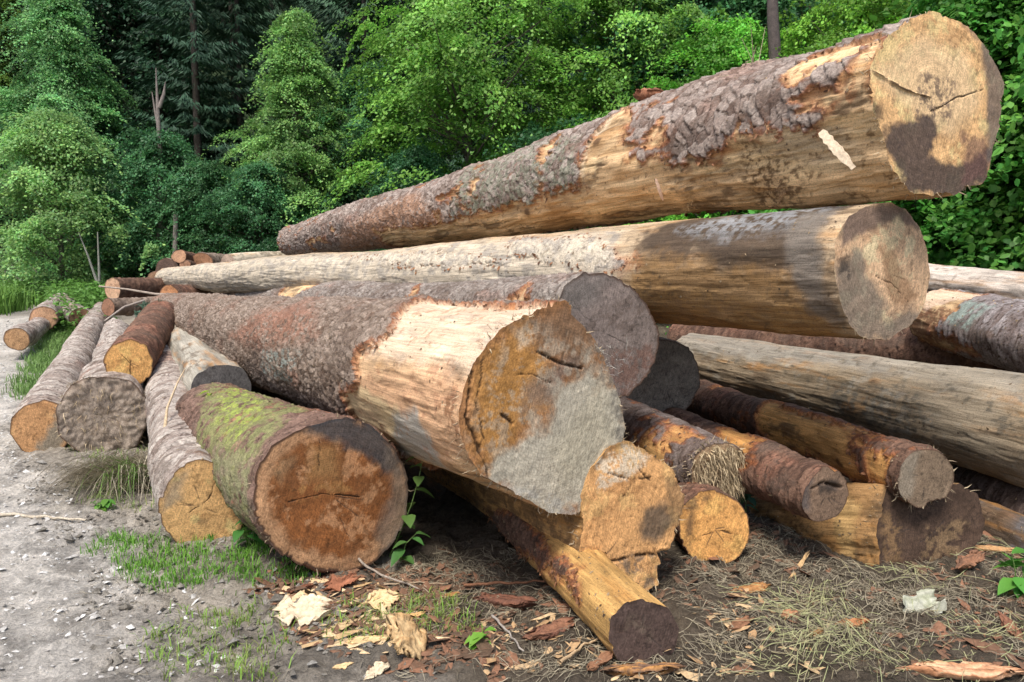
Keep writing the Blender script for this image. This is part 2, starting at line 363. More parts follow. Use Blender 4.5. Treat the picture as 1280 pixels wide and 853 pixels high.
    for i, pt in enumerate(paints):
        pl, color, kw = pt[0], pt[1], (pt[2] if len(pt) > 2 else {})
        m0 = col.copy(); only = kw.get('only'); kw = {k_: v_ for k_, v_ in kw.items() if k_ != 'only'}
        col = paint(col, X2, Q, [bpx(*p) for p in pl] if pl else [(-9, -99), (99, -99), (99, 99), (-9, 99)], color, seed=sd + i, **kw)
        if only == 'wood': col = m0 * bm[:, None] + col * (1 - bm[:, None])
        if only == 'bark': col = m0 * (1 - bm[:, None]) + col * bm[:, None]
    col = np.clip(col, .008, .92)
    crk = crook * smooth(0, 1.5, S); cr1 = crk * fbm(np.c_[S * .45, 0 * S + sd, 0 * S], 2, .4); cr2 = crk * fbm(np.c_[S * .45, 0 * S + sd + 9, 0 * S], 2, .4)
    fx, fy = cx * Rf, cy * Rf
    s0 = -(fx * (e1 @ nf) + fy * (e2 @ nf)) / (ax @ nf); s0 = s0 * np.clip(1 - S / 1.6, 0, 1)
    V = P0 + ax * (S + s0)[:, None] + e1 * (fx + cr1)[:, None] + e2 * (fy + cr2)[:, None]
    zmin = V[:, 2].min(); base = np.array([P0[0], P0[1], max(0, P0[2] - r0)])
    i, j = np.meshgrid(np.arange(ns - 1), np.arange(nt_), indexing='ij'); i = i.ravel(); j = j.ravel(); jn = (j + 1) % nt_
    F = np.c_[i * nt_ + j, (i + 1) * nt_ + j, (i + 1) * nt_ + jn, i * nt_ + jn]
    root = empty(name, base, label, cat, group)
    at = {'Col': col, 'uvs': np.c_[S, TH * r0, 0 * S]}
    fb = bm[F].mean(1) > .5
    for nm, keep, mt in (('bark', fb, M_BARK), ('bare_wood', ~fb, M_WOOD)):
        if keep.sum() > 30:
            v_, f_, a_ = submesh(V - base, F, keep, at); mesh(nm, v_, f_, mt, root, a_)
        elif keep.any(): pass
    # sawn ends
    for end in ((0, 1) if fareend else (0,)):
        k = 0 if end == 0 else ns - 1
        edge = slice(k * nt_, (k + 1) * nt_); ex, ey = fx[edge], fy[edge]
        nr = int(np.clip(r0 / max(.005, px * max(P0[1], 2)), 8, 90)) if end == 0 else 6
        rho = np.linspace(0, 1, nr + 1)[1:]
        RX, TI = np.meshgrid(rho, np.arange(nt_), indexing='ij'); RX = RX.ravel(); TI = TI.ravel()
        x = ex[TI] * RX; y = ey[TI] * RX; x = np.r_[x, 0]; y = np.r_[y, 0]; RX = np.r_[RX, 0]; TH2 = np.r_[th[TI], 0]
        X2f = np.c_[x, y]; X3 = np.c_[x, y, 0 * x]
        nn = fbm(X3 * 7, 5, .6, sd + 20); n3 = fbm(X3 * 25, 4, .6, sd + 21)
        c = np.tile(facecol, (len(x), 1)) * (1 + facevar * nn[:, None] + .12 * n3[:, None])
        if heart is not None:
            hr, hc, hs = heart; hm = smooth(hr + hs, hr - hs, RX + .12 * nn + .05 * n3)[:, None]; c = c * (1 - hm) + hc * (1 + .35 * nn[:, None] + .2 * n3[:, None]) * hm
        s1 = fbm(np.c_[x * 6 + y * 2, y * 17 - x * 4, 0 * x], 6, .7, sd + 23); m = (smooth(.1, .34, s1) * .4)[:, None]; c = c * (1 - m) + facecol * c3(.42, .34, .28) * m
        s2 = fbm(X3 * 9, 6, .7, sd + 24); m = (smooth(.1, .3, s2) * .5)[:, None]; c = c * (1 - m) + np.minimum(facecol * 1.4, .8) * m
        s3 = smooth(.3, .42, fbm(X3 * 45, 3, .7, sd + 25))[:, None] * .6; c = c * (1 - s3) + c * .35 * s3
        rim = smooth(.955, .985, RX + .008 * n3)[:, None] * (bm[edge].mean() > .3); c = c * (1 - rim) + c3(.10, .055, .035) * rim
        dz = frough * (nn + .5 * n3) * np.clip(RX, .3, 1)
        # radial checks
        for q in range(rng.randint(1, 5)):
            a = rng.rand() * 6.283; l0 = rng.rand() * .5; l1 = l0 + .2 + .3 * rng.rand()
            g = np.linspace(l0, l1, 6); pts = np.c_[np.cos(a + .025 * rng.randn(6)) * g, np.sin(a + .025 * rng.randn(6)) * g] * r0
            d = linedist(X2f, pts); m = smooth(.0045, .001, d + .002 * n3)[:, None] * .6; c = c * (1 - m) + DARK * m; dz -= m[:, 0] * .002
        if end == 0:
            for i_, pt in enumerate(fpaints):
                pl, color, kw = pt[0], pt[1], (pt[2] if len(pt) > 2 else {})
                c = paint(c, X2f, X3, [fpx(*p) for p in pl], color, seed=sd + 30 + i_, **kw)
            for ln, wd, dp in cracks:
                d = linedist(X2f + .014 * np.c_[n3, nn], [fpx(*p) for p in ln]) + wd * 1.3 * np.maximum(fbm(X3 * 16, 3, .5, sd + 50), -.2); m = smooth(wd, wd * .3, d); c = c * (1 - .85 * m[:, None]) + c3(.06, .03, .015) * .85 * m[:, None]; dz -= dp * m
        c = np.clip(c, .008, .92)
        if end == 0:
            s_ = -(x * (e1 @ nf) + y * (e2 @ nf)) / (ax @ nf); off = s_ - dz * smooth(1, .93, RX)
        else: off = np.full(len(x), L) + dz
        Vf = P0 + ax * off[:, None] + e1 * (x + cr1[k * nt_])[:, None] + e2 * (y + cr2[k * nt_])[:, None]
        fl = []
        i, j = np.meshgrid(np.arange(nr - 1), np.arange(nt_), indexing='ij'); i = i.ravel(); j = j.ravel(); jn = (j + 1) % nt_
        Ff = np.c_[i * nt_ + j, (i + 1) * nt_ + j, (i + 1) * nt_ + jn, i * nt_ + jn]
        j = np.arange(nt_); cc = len(x) - 1; Fc = np.c_[np.full(nt_, cc), j, (j + 1) % nt_, (j + 1) % nt_]
        lst = np.vstack([Ff, Fc]); lst = [tuple(int(q) for q in f) for f in Ff] + [(cc, int(a), int((a + 1) % nt_)) for a in range(nt_)]
        if end: lst = [f[::-1] for f in lst]
        ring = np.hypot(x, y * 1.03) + .012 * nn
        mesh('sawn_end', Vf - base, lst, M_CUT, root, {'Col': c, 'ring': ring, 'uvs': np.c_[x * .3 + y * .95, x * .95 - y * .3, 0 * x]})
    rdir = e1 * cx[:, None] + e2 * cy[:, None]
    def scraps(ids, nm, l0, w0, cols, lift, strand=.0):
        vs, cs = [], []
        for q in ids:
            o_ = rdir[q]; st_ = rng.rand() < strand; ln = l0 * (.4 + rng.rand()) * (1.8 if st_ else 1); wd = (w0 * .12 if st_ else w0 * (.4 + rng.rand()))
            d = rng.randn(3) * (1, 1, 1); d -= o_ * (d @ o_) * .85; d[2] -= lift * .8; d /= np.linalg.norm(d); sv = np.cross(d, o_); sv /= np.linalg.norm(sv) + 1e-9
            b0 = V[q] - base + o_ * .001; m = b0 + d * ln * .5 + o_ * ln * (.12 + .35 * lift * rng.rand()); e = b0 + d * ln + o_ * ln * lift * rng.rand()
            vs.append([b0 - sv * wd, b0 + sv * wd * .8, m + sv * wd * (.6 + .6 * rng.rand()), m - sv * wd, e + sv * wd * .25, e - sv * wd * .4 * rng.rand()]); g = rng.rand(); cs += [np.asarray(cols[0]) * g + np.asarray(cols[1]) * (1 - g)] * 6
        k_ = np.arange(len(vs))[:, None] * 6; fs = np.vstack([k_ + [0, 1, 2, 3], k_ + [3, 2, 4, 5]])
        o2 = mesh(nm, np.array(vs).reshape(-1, 3), fs, M_PIECE, root, {'Col': np.array(cs)}, False); o2['kind'] = 'stuff'
    if Y0 < 4.6 and debris:
        cand = np.where((TH > R(15)) & (TH < R(215)) & (S < 3.2))[0]; scraps(rng.choice(cand, debris), 'clinging_dirt', .014, .005, (c3(.34, .25, .15), c3(.07, .045, .03)), .25, .45)
        cand = np.where((np.abs(dist) < .007) & (S > .02) & (S < 6))[0]
        if len(cand) > 300: scraps(rng.choice(cand, min(520, len(cand) // 4)), 'bark_shreds', .022, .007, (c3(.36, .17, .08), c3(.11, .06, .04)), .7, .2)
    if ffib:
        ps, cs = [], []
        for q in range(ffib):
            a = rng.randint(nt_); k_ = math.sqrt(rng.rand()) * .95; b0 = P0 + e1 * fx[a] * k_ + e2 * fy[a] * k_ + ax * s0[a] * k_ - base
            d1 = -ax * (.3 + rng.rand()) + rng.randn(3) * .45; d1[2] -= .3; d2 = rng.randn(3) * .35 - ax * .2; d2[2] -= 1.; ln = .02 + .05 * rng.rand()
            n_ = len(ps) * 5; wv_ = np.cross(d1, rng.randn(3)); wv_ = wv_ / np.linalg.norm(wv_) * (.001 + .002 * rng.rand()); m_ = b0 + d1 * ln * .4
            ps.append([b0 - wv_, b0 + wv_, m_ + wv_, m_ - wv_, m_ + d2 * ln * .8]); g = rng.rand(); cs += [c3(.62, .5, .32) * g + c3(.26, .19, .11) * (1 - g)] * 5
        n_ = np.arange(len(ps))[:, None] * 5; fo = mesh('frayed_fibres', np.array(ps).reshape(-1, 3), [tuple(f) for f in (n_ + [0, 1, 2, 3]).tolist()] + [tuple(f) for f in (n_ + [3, 2, 4]).tolist()], M_PIECE, root, {'Col': np.array(cs)}, False); fo['kind'] = 'stuff'
    if fibre:      # torn fibres round the rim of the near face
        vs, fs, cs = [], [], []
        for q in range(fibre):
            a = rng.randint(nt_); b0 = P0 + e1 * fx[a] + e2 * fy[a] + ax * (s0[a] + abs(rng.randn()) * .03)
            out = e1 * math.cos(th[a]) + e2 * math.sin(th[a]); dr = out * (.5 + rng.rand()) - ax * rng.randn() * .7 + rng.randn(3) * .5; dr[2] -= .3; dr /= np.linalg.norm(dr)
            ln = .012 + .04 * rng.rand() ** 2; wd = .0012 + .0025 * rng.rand(); sv = np.cross(dr, rng.randn(3)); sv /= np.linalg.norm(sv)
            b0 = b0 - out * .006; m_ = b0 + dr * ln * .5 + rng.randn(3) * .004; n_ = len(vs)
            vs += [b0 - sv * wd, b0 + sv * wd, m_ + sv * wd * .8, m_ - sv * wd * .8, b0 + dr * ln + rng.randn(3) * .004]
            fs += [(n_, n_ + 1, n_ + 2, n_ + 3), (n_ + 3, n_ + 2, n_ + 4)]; g = rng.rand(); cc = (c3(.5, .4, .26) * g + c3(.2, .15, .1) * (1 - g)); cs += [cc] * 5
        fo = mesh('torn_fibres', np.array(vs) - base, fs, M_PIECE, root, {'Col': np.array(cs)}); fo['kind'] = 'stuff'
    root['_len'] = L
    del root['_len']
    return dict(root=root, P0=P0, ax=ax, e1=e1, e2=e2, r0=r0, bpx=bpx, base=base, L=L, rb=rbody)
make_log.n = 0; make_log.info = []
# ------------------------------------------------------------------ the pile, log by log (pixel outlines unprojected onto each log's own sawn plane)
TOPB = (c3(.44, .385, .36), c3(.19, .14, .12)); BRB = (c3(.35, .29, .25), c3(.14, .10, .075)); PALEB = (c3(.52, .485, .46), c3(.26, .215, .195)); RUSTB = (c3(.22, .135, .10), c3(.085, .05, .038))
LT = make_log("huge spruce log on top of the pile, half stripped, tilted up to a stained end", (1168, 132), 3.5, (366, 303), 12.2, r1=.225, yaw=-9,
  outline=[(1110, 49), (1085, 85), (1089, 134), (1105, 183), (1122, 220), (1138, 240), (1191, 244), (1231, 228), (1240, 195), (1252, 142), (1254, 102), (1235, 61), (1207, 32), (1166, 20), (1138, 26)],
  barkcol=TOPB, cell=.06, bh=.0075, thick=.015, rag=1.7, chips=.1, red=.2, lump=.026, woodcol=c3(.68, .46, .25), fibre=260, flips=[[(-1, 205), (6, 205), (6, 290), (-1, 290)], [(-1, -100), (1.2, -100), (1.2, 60), (-1, 60)]],
  flip=[[(1114, 46), (1085, 68), (1066, 118), (1024, 160), (978, 168), (935, 163), (898, 200), (845, 206), (793, 196), (783, 175), (797, 148), (787, 138), (748, 168), (735, 195), (733, 236), (680, 244), (688, 275), (720, 305), (1000, 300), (1150, 262), (1150, 200)],
        [(1116, 38), (1040, 58), (1000, 90), (1004, 106), (1040, 84), (1084, 70)], [(546, 265), (552, 262), (557, 285), (551, 292)], [(590, 222), (600, 218), (596, 238), (589, 240)], [(678, 190), (705, 172), (690, 196), (680, 205)]],
  paints=[([(690, 250), (760, 285), (1000, 270), (1150, 240), (1150, 262), (900, 310), (680, 310)], c3(.42, .22, .08), dict(k=.6, soft=.08, only='wood')),
          ([(950, 160), (1000, 150), (1060, 165), (1090, 200), (1060, 215), (990, 200)], c3(.62, .47, .29), dict(k=.8, soft=.05, only='wood')),
          ([(930, 165), (1010, 210), (1010, 250), (975, 270), (935, 230)], c3(.12, .065, .03), dict(k=.8, soft=.05, brk=.05, freq=22, only='wood')),
          ([(750, 150), (790, 140), (735, 230), (738, 190)], c3(.80, .66, .46), dict(k=.6, soft=.03, only='wood')),
          ([(430, 290), (520, 240), (560, 270), (560, 310), (430, 312)], c3(.36, .20, .12), dict(k=.75, soft=.1, brk=-.2, only='bark')),
          ([(600, 300), (600, 200), (730, 170), (740, 240), (720, 310)], c3(.19, .22, .15), dict(k=.55, soft=.05, brk=.0, only='bark')),
          (None, c3(.16, .085, .035), dict(k=.75, brk=.38, freq=11, only='wood'))],
  facecol=c3(.80, .53, .24), facevar=.12,
  fpaints=[([(1090, 90), (1150, 45), (1210, 70), (1225, 130), (1190, 170), (1150, 150)], c3(.85, .62, .36), dict(k=.7, soft=.05)),
           ([(1150, 90), (1195, 100), (1190, 150), (1140, 150)], c3(.17, .12, .09), dict(k=.8, brk=.0, freq=20)),
           ([(1104, 165), (1135, 155), (1165, 140), (1170, 165), (1160, 195), (1195, 208), (1238, 190), (1236, 228), (1200, 246), (1135, 242), (1112, 200)], c3(.085, .062, .055), dict(k=.93, soft=.02, amp=.05)),
           ([(1205, 170), (1235, 165), (1245, 215), (1205, 225)], c3(.17, .09, .075), dict(k=.7, soft=.02, amp=.05)),
           ([(1192, 15), (1225, 55), (1236, 110), (1235, 200), (1262, 200), (1262, 60), (1225, 15)], c3(.16, .13, .11), dict(k=.85, soft=.02)),
           ([(1088, 128), (1108, 128), (1104, 150), (1090, 150)], DARK, dict(k=.7, soft=.02))],
  cracks=[([(1165, 140), (1195, 122), (1228, 112)], .004, .006), ([(1090, 88), (1130, 112), (1160, 122)], .006, -.01)])
LS = make_log("long stripped log right under the topmost one, weathered with an oval pale sawn end", (1101, 340), 3.55, (208, 348), 12.6, r1=.17, yaw=-11, bark=0, lump=.012,
  outline=[(1113, 257), (1132, 266), (1147, 284), (1157, 312), (1162, 343), (1157, 379), (1139, 408), (1111, 424), (1080, 423), (1062, 405), (1050, 375), (1043, 340), (1044, 305), (1057, 275), (1075, 262), (1095, 257)],
  woodcol=c3(.46, .34, .215), fibre=60, flip=[[(640, 300), (740, 300), (800, 330), (760, 342), (700, 330), (640, 322)], [(430, 320), (600, 318), (640, 330), (520, 335)]], barkcol=PALEB, cell=.05, bh=.004, thick=.008,
  paints=[([(200, 300), (780, 290), (780, 380), (200, 380)], c3(.58, .50, .385), dict(k=.9, soft=.15, amp=.1)),
          ([(200, 300), (780, 290), (780, 380), (200, 380)], c3(.3, .27, .235), dict(k=.7, brk=.12, freq=7)),
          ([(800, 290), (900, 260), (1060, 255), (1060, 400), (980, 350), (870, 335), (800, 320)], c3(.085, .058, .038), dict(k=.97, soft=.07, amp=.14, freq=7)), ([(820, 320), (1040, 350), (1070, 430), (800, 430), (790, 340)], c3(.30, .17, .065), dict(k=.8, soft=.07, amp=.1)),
          ([(850, 290), (1000, 262), (1060, 258), (1040, 280), (900, 300)], c3(.32, .33, .34), dict(k=.7, soft=.05, amp=.06, brk=-.1)),
          ([(790, 360), (1040, 380), (1070, 430), (800, 430)], c3(.42, .25, .10), dict(k=.8, soft=.04, amp=.08, brk=-.02)),
          ([(1010, 270), (1060, 260), (1046, 340), (1060, 410), (1020, 390)], c3(.20, .17, .14), dict(k=.85, soft=.04, amp=.05)),
          (None, c3(.12, .09, .06), dict(k=.6, brk=.4, freq=10))],
  facecol=c3(.80, .57, .33), facevar=.14,
  fpaints=[([(1040, 330), (1070, 310), (1090, 350), (1110, 400), (1150, 380), (1160, 400), (1100, 435), (1050, 410)], c3(.22, .18, .14), dict(k=.85, soft=.04, amp=.06)),
           ([(1100, 310), (1120, 310), (1125, 340), (1145, 370), (1120, 385), (1105, 350)], c3(.33, .19, .10), dict(k=.75, soft=.02)),
           ([(1060, 255), (1130, 255), (1148, 285), (1125, 275), (1090, 285), (1050, 310)], c3(.17, .12, .10), dict(k=.85, soft=.02)),
           ([(1050, 320), (1062, 320), (1062, 350), (1050, 350)], DARK, dict(k=.7, brk=-.1))],
  cracks=[([(1095, 345), (1115, 355), (1135, 378)], .005, .006)])
LB = make_log("bark covered log with a dark grey end just behind the big clay smeared one", (757, 417), 3.95, (305, 380), 10.4, r1=.2, yaw=0,
  outline=[(755, 346), (785, 360), (808, 388), (820, 420), (815, 450), (800, 475), (780, 492), (750, 488), (718, 462), (700, 425), (695, 390), (705, 362), (728, 348)],
  barkcol=(c3(.37, .34, .32), c3(.18, .15, .135)), cell=.034, bh=.006, red=.2, chips=.0, facecol=c3(.25, .22, .19), facevar=.25,
  flip=[[(612, 395), (650, 376), (668, 362), (676, 395), (640, 400)], [(513, 382), (519, 362), (532, 350), (526, 372)], [(350, 395), (370, 355), (400, 348), (395, 362)]],
  fpaints=[([(765, 440), (815, 430), (815, 470), (780, 495), (760, 470)], c3(.22, .12, .09), dict(k=.7, brk=-.1)), ([(700, 350), (760, 345), (740, 380), (700, 400)], c3(.2, .19, .175), dict(k=.5, soft=.05))])
LA = make_log("massive log in front with a stripped butt, its sawn end half orange, half grey clay", (684, 512), 3.1, (212, 396), 10.2, r1=.25, blend=1.5, yaw=0,
  outline=[(625, 420), (595, 461), (580, 499), (576, 540), (584, 570), (602, 596), (644, 615), (681, 634), (719, 639), (749, 615), (775, 574), (784, 540), (775, 491), (752, 442), (730, 405), (707, 386), (677, 392), (651, 401)],
  barkcol=BRB, cell=.036, bh=.009, thick=.028, red=.22, lump=.022, woodcol=c3(.63, .41, .23), fibre=420, flips=[[(-1, 195), (1.0, 195), (.9, 290), (-1, 290)], [(-1, -100), (.8, -100), (1.0, 75), (-1, 75)]],
  flip=[[(560, 380), (524, 386), (505, 398), (494, 424), (478, 430), (452, 440), (447, 478), (427, 490), (442, 525), (470, 560), (540, 610), (620, 640), (640, 540), (660, 410), (700, 380)]],
  paints=[([(455, 436), (490, 420), (525, 384), (720, 370), (640, 420), (600, 470), (560, 460), (500, 455)], c3(.70, .56, .42), dict(k=.7, soft=.06, amp=.07, only='wood')),
          ([(440, 470), (560, 465), (600, 480), (590, 560), (560, 590), (500, 540)], c3(.60, .35, .20), dict(k=.75, soft=.06, amp=.06, only='wood')),
          ([(425, 490), (447, 482), (500, 510), (520, 560), (470, 550)], c3(.66, .50, .28), dict(k=.9, soft=.02, only='wood')),
          ([(495, 515), (520, 512), (548, 550), (560, 600), (520, 590), (500, 560)], c3(.40, .38, .33), dict(k=.9, soft=.03, amp=.05, only='wood')),
          ([(470, 560), (520, 575), (620, 620), (620, 650), (460, 600)], c3(.30, .26, .19), dict(k=.85, soft=.05, only='wood')),
          ([(555, 480), (585, 500), (590, 560), (560, 540)], c3(.24, .11, .05), dict(k=.8, brk=.05, freq=12, only='wood')),
          (None, c3(.40, .20, .11), dict(k=.6, brk=.30, freq=10, only='wood')),
          ([(290, 420), (330, 395), (400, 390), (395, 425), (330, 440)], c3(.27, .135, .09), dict(k=.7, soft=.08, brk=-.1, only='bark')),
          ([(330, 440), (380, 440), (370, 480), (330, 470)], c3(.25, .30, .27), dict(k=.6, brk=.1, only='bark'))],
  facecol=c3(.40, .21, .085), facevar=.5, frough=.009,
  fpaints=[([(590, 480), (620, 430), (655, 400), (690, 460), (680, 500), (650, 540), (620, 590), (595, 560)], c3(.56, .28, .075), dict(k=.75, soft=.06, amp=.06)),
           ([(640, 410), (675, 398), (672, 425), (650, 440)], c3(.62, .47, .32), dict(k=.8, brk=-.2)),
           ([(655, 400), (707, 384), (735, 410), (740, 450), (720, 470), (690, 450)], c3(.24, .15, .09), dict(k=.75, soft=.05, amp=.07)),
           ([(690, 460), (720, 450), (690, 500), (650, 520), (655, 480)], c3(.23, .18, .15), dict(k=.7, soft=.04, amp=.05)),
           ([(733, 455), (771, 490), (790, 540), (775, 600), (737, 650), (655, 640), (610, 602), (625, 572), (668, 545), (690, 495), (712, 470)], c3(.53, .485, .38), dict(k=.95, soft=.05, amp=.11, freq=9)),
           ([(640, 400), (790, 440), (800, 620), (700, 655), (580, 600), (590, 520)], c3(.48, .42, .32), dict(k=.5, soft=.05, brk=.10, freq=10)),
           ([(690, 560), (750, 480), (775, 540), (750, 600), (700, 610)], c3(.55, .49, .35), dict(k=.6, soft=.08)),
           ([(735, 420), (760, 440), (790, 520), (800, 600), (740, 650), (770, 560), (765, 490)], c3(.22, .20, .165), dict(k=.7, brk=-.05)),
           ([(600, 600), (640, 605), (720, 625), (720, 650), (620, 640)], c3(.52, .50, .44), dict(k=.6, brk=0))],
  cracks=[([(590, 465), (583, 520), (600, 565), (612, 600)], .008, .012), ([(605, 450), (595, 500), (606, 550)], .004, .004), ([(670, 440), (700, 452), (728, 462)], .007, .012), ([(628, 520), (640, 530)], .008, .012), ([(640, 470), (665, 468), (690, 480)], .005, .006)])
LD = make_log("smooth dark log end deep in the gap right of the big front logs", (826, 477), 5.0, (700, 440), 8.5, r0=.25, r1=.2, barkcol=BRB, facecol=c3(.19, .175, .14), facevar=.15)
LR = make_log("thick grey brown debarked log lying across the right side above the small ones", (1440, 575), 3.75, (862, 448), 7.2, r0=.31, r1=.22, bark=0, woodcol=c3(.28, .215, .14), dirt=.6, lump=.012, crook=.02,
  paints=[([(850, 410), (1280, 440), (1280, 500), (1130, 470), (850, 440)], c3(.30, .285, .25), dict(k=.6, soft=.08, amp=.1)),
          ([(1040, 490), (1130, 480), (1180, 520), (1150, 560), (1050, 530)], c3(.13, .115, .09), dict(k=.85, brk=.05, freq=14)),
          ([(1130, 460), (1280, 470), (1280, 600), (1190, 560)], c3(.34, .285, .205), dict(k=.6, soft=.1)),
          ([(860, 460), (1000, 500), (1180, 560), (1280, 590), (1280, 610), (860, 500)], c3(.20, .145, .09), dict(k=.75, soft=.06)),
          (None, c3(.14, .12, .09), dict(k=.8, brk=.33, freq=9)), (None, c3(.36, .33, .27), dict(k=.5, brk=.25, freq=5))])
LU = make_log("bluish grey barked log at the right edge with a red stripped broken tip", (1360, 442), 4.55, (1168, 392), 5.9, r0=.22, r1=.2, barkcol=(c3(.36, .34, .36), c3(.20, .17, .17)), cell=.06, bh=.004, red=.05, style='rough', thick=.016,
  flip=[[(1130, 350), (1240, 350), (1225, 372), (1190, 392), (1160, 420), (1130, 420)], [(1150, 410), (1200, 420), (1230, 440), (1150, 440)]],
  paints=[([(1140, 380), (1190, 385), (1215, 425), (1150, 430)], c3(.20, .09, .05), dict(k=.8, only='wood', brk=-.2)), ([(1185, 400), (1215, 375), (1245, 385), (1215, 410)], c3(.26, .32, .28), dict(k=.8, brk=-.15, only='bark')), ([(1150, 350), (1240, 350), (1220, 372), (1160, 385)], c3(.72, .52, .38), dict(k=.8, only='wood'))])
LV = make_log("pale smooth debarked log farthest back on the right, below the leafy tree", (1420, 384), 5.2, (1120, 348), 7.2, r0=.175, r1=.16, bark=0, woodcol=c3(.58, .50, .42), lump=.006, paints=[(None, c3(.3, .24, .19), dict(k=.7, brk=.36, freq=9))])
LE = make_log("short fat log under the clay smeared end, orange face with cracks and a black smudge", (792, 650), 3.3, (560, 560), 5.3, r1=.21, bark=0, blend=.8, yaw=0, lump=.02,
  outline=[(785, 557), (815, 570), (840, 590), (855, 620), (852, 650), (836, 682), (812, 697), (828, 706), (822, 726), (790, 740), (760, 738), (738, 720), (728, 690), (730, 660), (733, 620), (740, 590), (760, 565)],
  woodcol=c3(.40, .23, .09), facecol=c3(.68, .40, .16), frough=.012, facevar=.25, fibre=260, ker=9, rag=2.2,
  paints=[([(560, 560), (740, 660), (740, 720), (560, 600)], c3(.17, .10, .05), dict(k=.7, brk=-.05, freq=9)), (None, c3(.12, .07, .035), dict(k=.7, brk=.25, freq=8))],
  fpaints=[([(745, 575), (785, 557), (812, 570), (785, 600), (750, 610)], c3(.74, .62, .46), dict(k=.8, amp=.05, soft=.015, freq=30, brk=-.12)),
           ([(805, 640), (835, 625), (840, 650), (820, 680), (802, 672)], c3(.09, .075, .06), dict(k=.85, soft=.03, amp=.04)),
           ([(758, 700), (826, 692), (830, 730), (790, 745), (750, 735)], c3(.16, .13, .10), dict(k=.75, brk=-.05)),
           ([(830, 590), (860, 620), (855, 680), (840, 650)], c3(.2, .13, .07), dict(k=.6))],
  cracks=[([(760, 592), (790, 600), (812, 596)], .004, .008), ([(790, 604), (778, 622)], .003, .005), ([(735, 712), (770, 700), (826, 690)], .006, .014), ([(800, 588), (812, 600)], .005, .008)])
LF = make_log("slim orange log lying on the ground in front, its round end blackened", (803, 790), 2.70, (625, 625), 4.25, r1=.12, bark=0, blend=.4, yaw=-4,
  outline=[(803, 747), (832, 760), (847, 785), (843, 815), (825, 833), (798, 835), (772, 825), (759, 800), (762, 772), (780, 752)],
  woodcol=c3(.52, .31, .11), facecol=c3(.105, .075, .06), facevar=.3, flip=[[(700, 700), (722, 715), (728, 750), (700, 720), (640, 690), (600, 640), (650, 640)]], barkcol=RUSTB, cell=.03, bh=.004, thick=.008, red=.5,
  fpaints=[([(785, 770), (815, 775), (810, 800), (780, 795)], c3(.2, .15, .11), dict(k=.5, brk=0))])
LG = make_log("small round orange log end between the cracked fat log and the frayed one", (893, 662), 3.7, (800, 590), 5.6, r0=.165, r1=.14, barkcol=RUSTB, cell=.03, bh=.004, red=.4, chips=.15, facecol=c3(.68, .38, .12), facevar=.18,
  fpaints=[([(853, 620), (900, 615), (870, 640), (862, 690)], DARK, dict(k=.7, soft=.02, brk=-.1))], cracks=[([(880, 668), (900, 664), (912, 668)], .005, .004)])
LH = make_log("short mottled log whose broken end frays into a tuft of dry fibres", (898, 592), 4.0, (700, 490), 5.6, r0=.145, r1=.13, barkcol=(c3(.24, .205, .20), c3(.12, .09, .085)), cell=.06, bh=.006, style='rough', red=.4, chips=.2, yaw=-12, facecol=c3(.42, .31, .18), frough=.02, facevar=.35, ffib=1100,
  flip=[[(800, 555), (825, 545), (845, 580), (830, 590), (808, 575)]], woodcol=c3(.62, .36, .14), fibre=500)
LI = make_log("thin reddish barked log in the right gap with a hollowed grey brown end", (1032, 620), 3.6, (760, 500), 6.0, r0=.122, r1=.11, barkcol=RUSTB, cell=.05, style='rough', bh=.005, red=.3, chips=.3, lump=.024, woodcol=c3(.55, .28, .09), facecol=c3(.26, .185, .12), facevar=.25,
  fpaints=[([(1020, 605), (1045, 600), (1048, 612), (1025, 618)], DARK, dict(k=.8)), ([(1000, 600), (1015, 600), (1012, 640), (1000, 635)], c3(.1, .09, .09), dict(k=.7))], cracks=[([(1015, 612), (1030, 603), (1050, 610)], .012, .02)])
LJ = make_log("thin mottled orange and brown log slanting out below the thick debarked one", (1157, 597), 3.68, (875, 497), 6.3, r0=.128, r1=.13, barkcol=RUSTB, cell=.05, style='rough', bh=.005, red=.3, chips=.38, lump=.026, woodcol=c3(.66, .35, .12), facecol=c3(.22, .17, .11), facevar=.3, fibre=150,
  flip=[[(960, 505), (1040, 530), (1075, 580), (1040, 580), (970, 555)], [(1085, 560), (1120, 575), (1120, 620), (1090, 600)]],
  fpaints=[([(1125, 570), (1150, 565), (1140, 625), (1120, 620)], c3(.3, .26, .2), dict(k=.6))])
LK = make_log("squared off blackened log end low in the right corner of the pile", (1166, 668), 3.75, (955, 652), 4.6, r1=.13, bark=0, blend=1.6, yaw=-24, lump=.015,
  outline=[(1103, 722), (1101, 680), (1103, 640), (1112, 612), (1150, 604), (1200, 606), (1226, 625), (1228, 655), (1218, 690), (1185, 708), (1150, 724), (1120, 730)],
  rag=2., woodcol=c3(.33, .19, .08), facecol=c3(.075, .05, .033), facevar=.6, frough=.01, fibre=60,
  paints=[(None, c3(.14, .085, .04), dict(k=.75, brk=.12, freq=7)), ([(1070, 630), (1104, 640), (1104, 700), (1085, 690)], c3(.55, .36, .15), dict(k=.7, soft=.03))],
  fpaints=[([(1103, 640), (1125, 650), (1125, 700), (1103, 720)], c3(.25, .15, .07), dict(k=.6, brk=0)), ([(1160, 660), (1210, 650), (1200, 690), (1150, 710)], c3(.26, .17, .09), dict(k=.6, brk=0))])
LL = make_log("dark barked log at the right edge, tucked under the thick debarked one", (1330, 655), 4.0, (1120, 565), 6.0, r0=.15, r1=.13, barkcol=(c3(.19, .15, .14), c3(.08, .055, .045)), cell=.05, style='rough', bh=.008, red=.3)
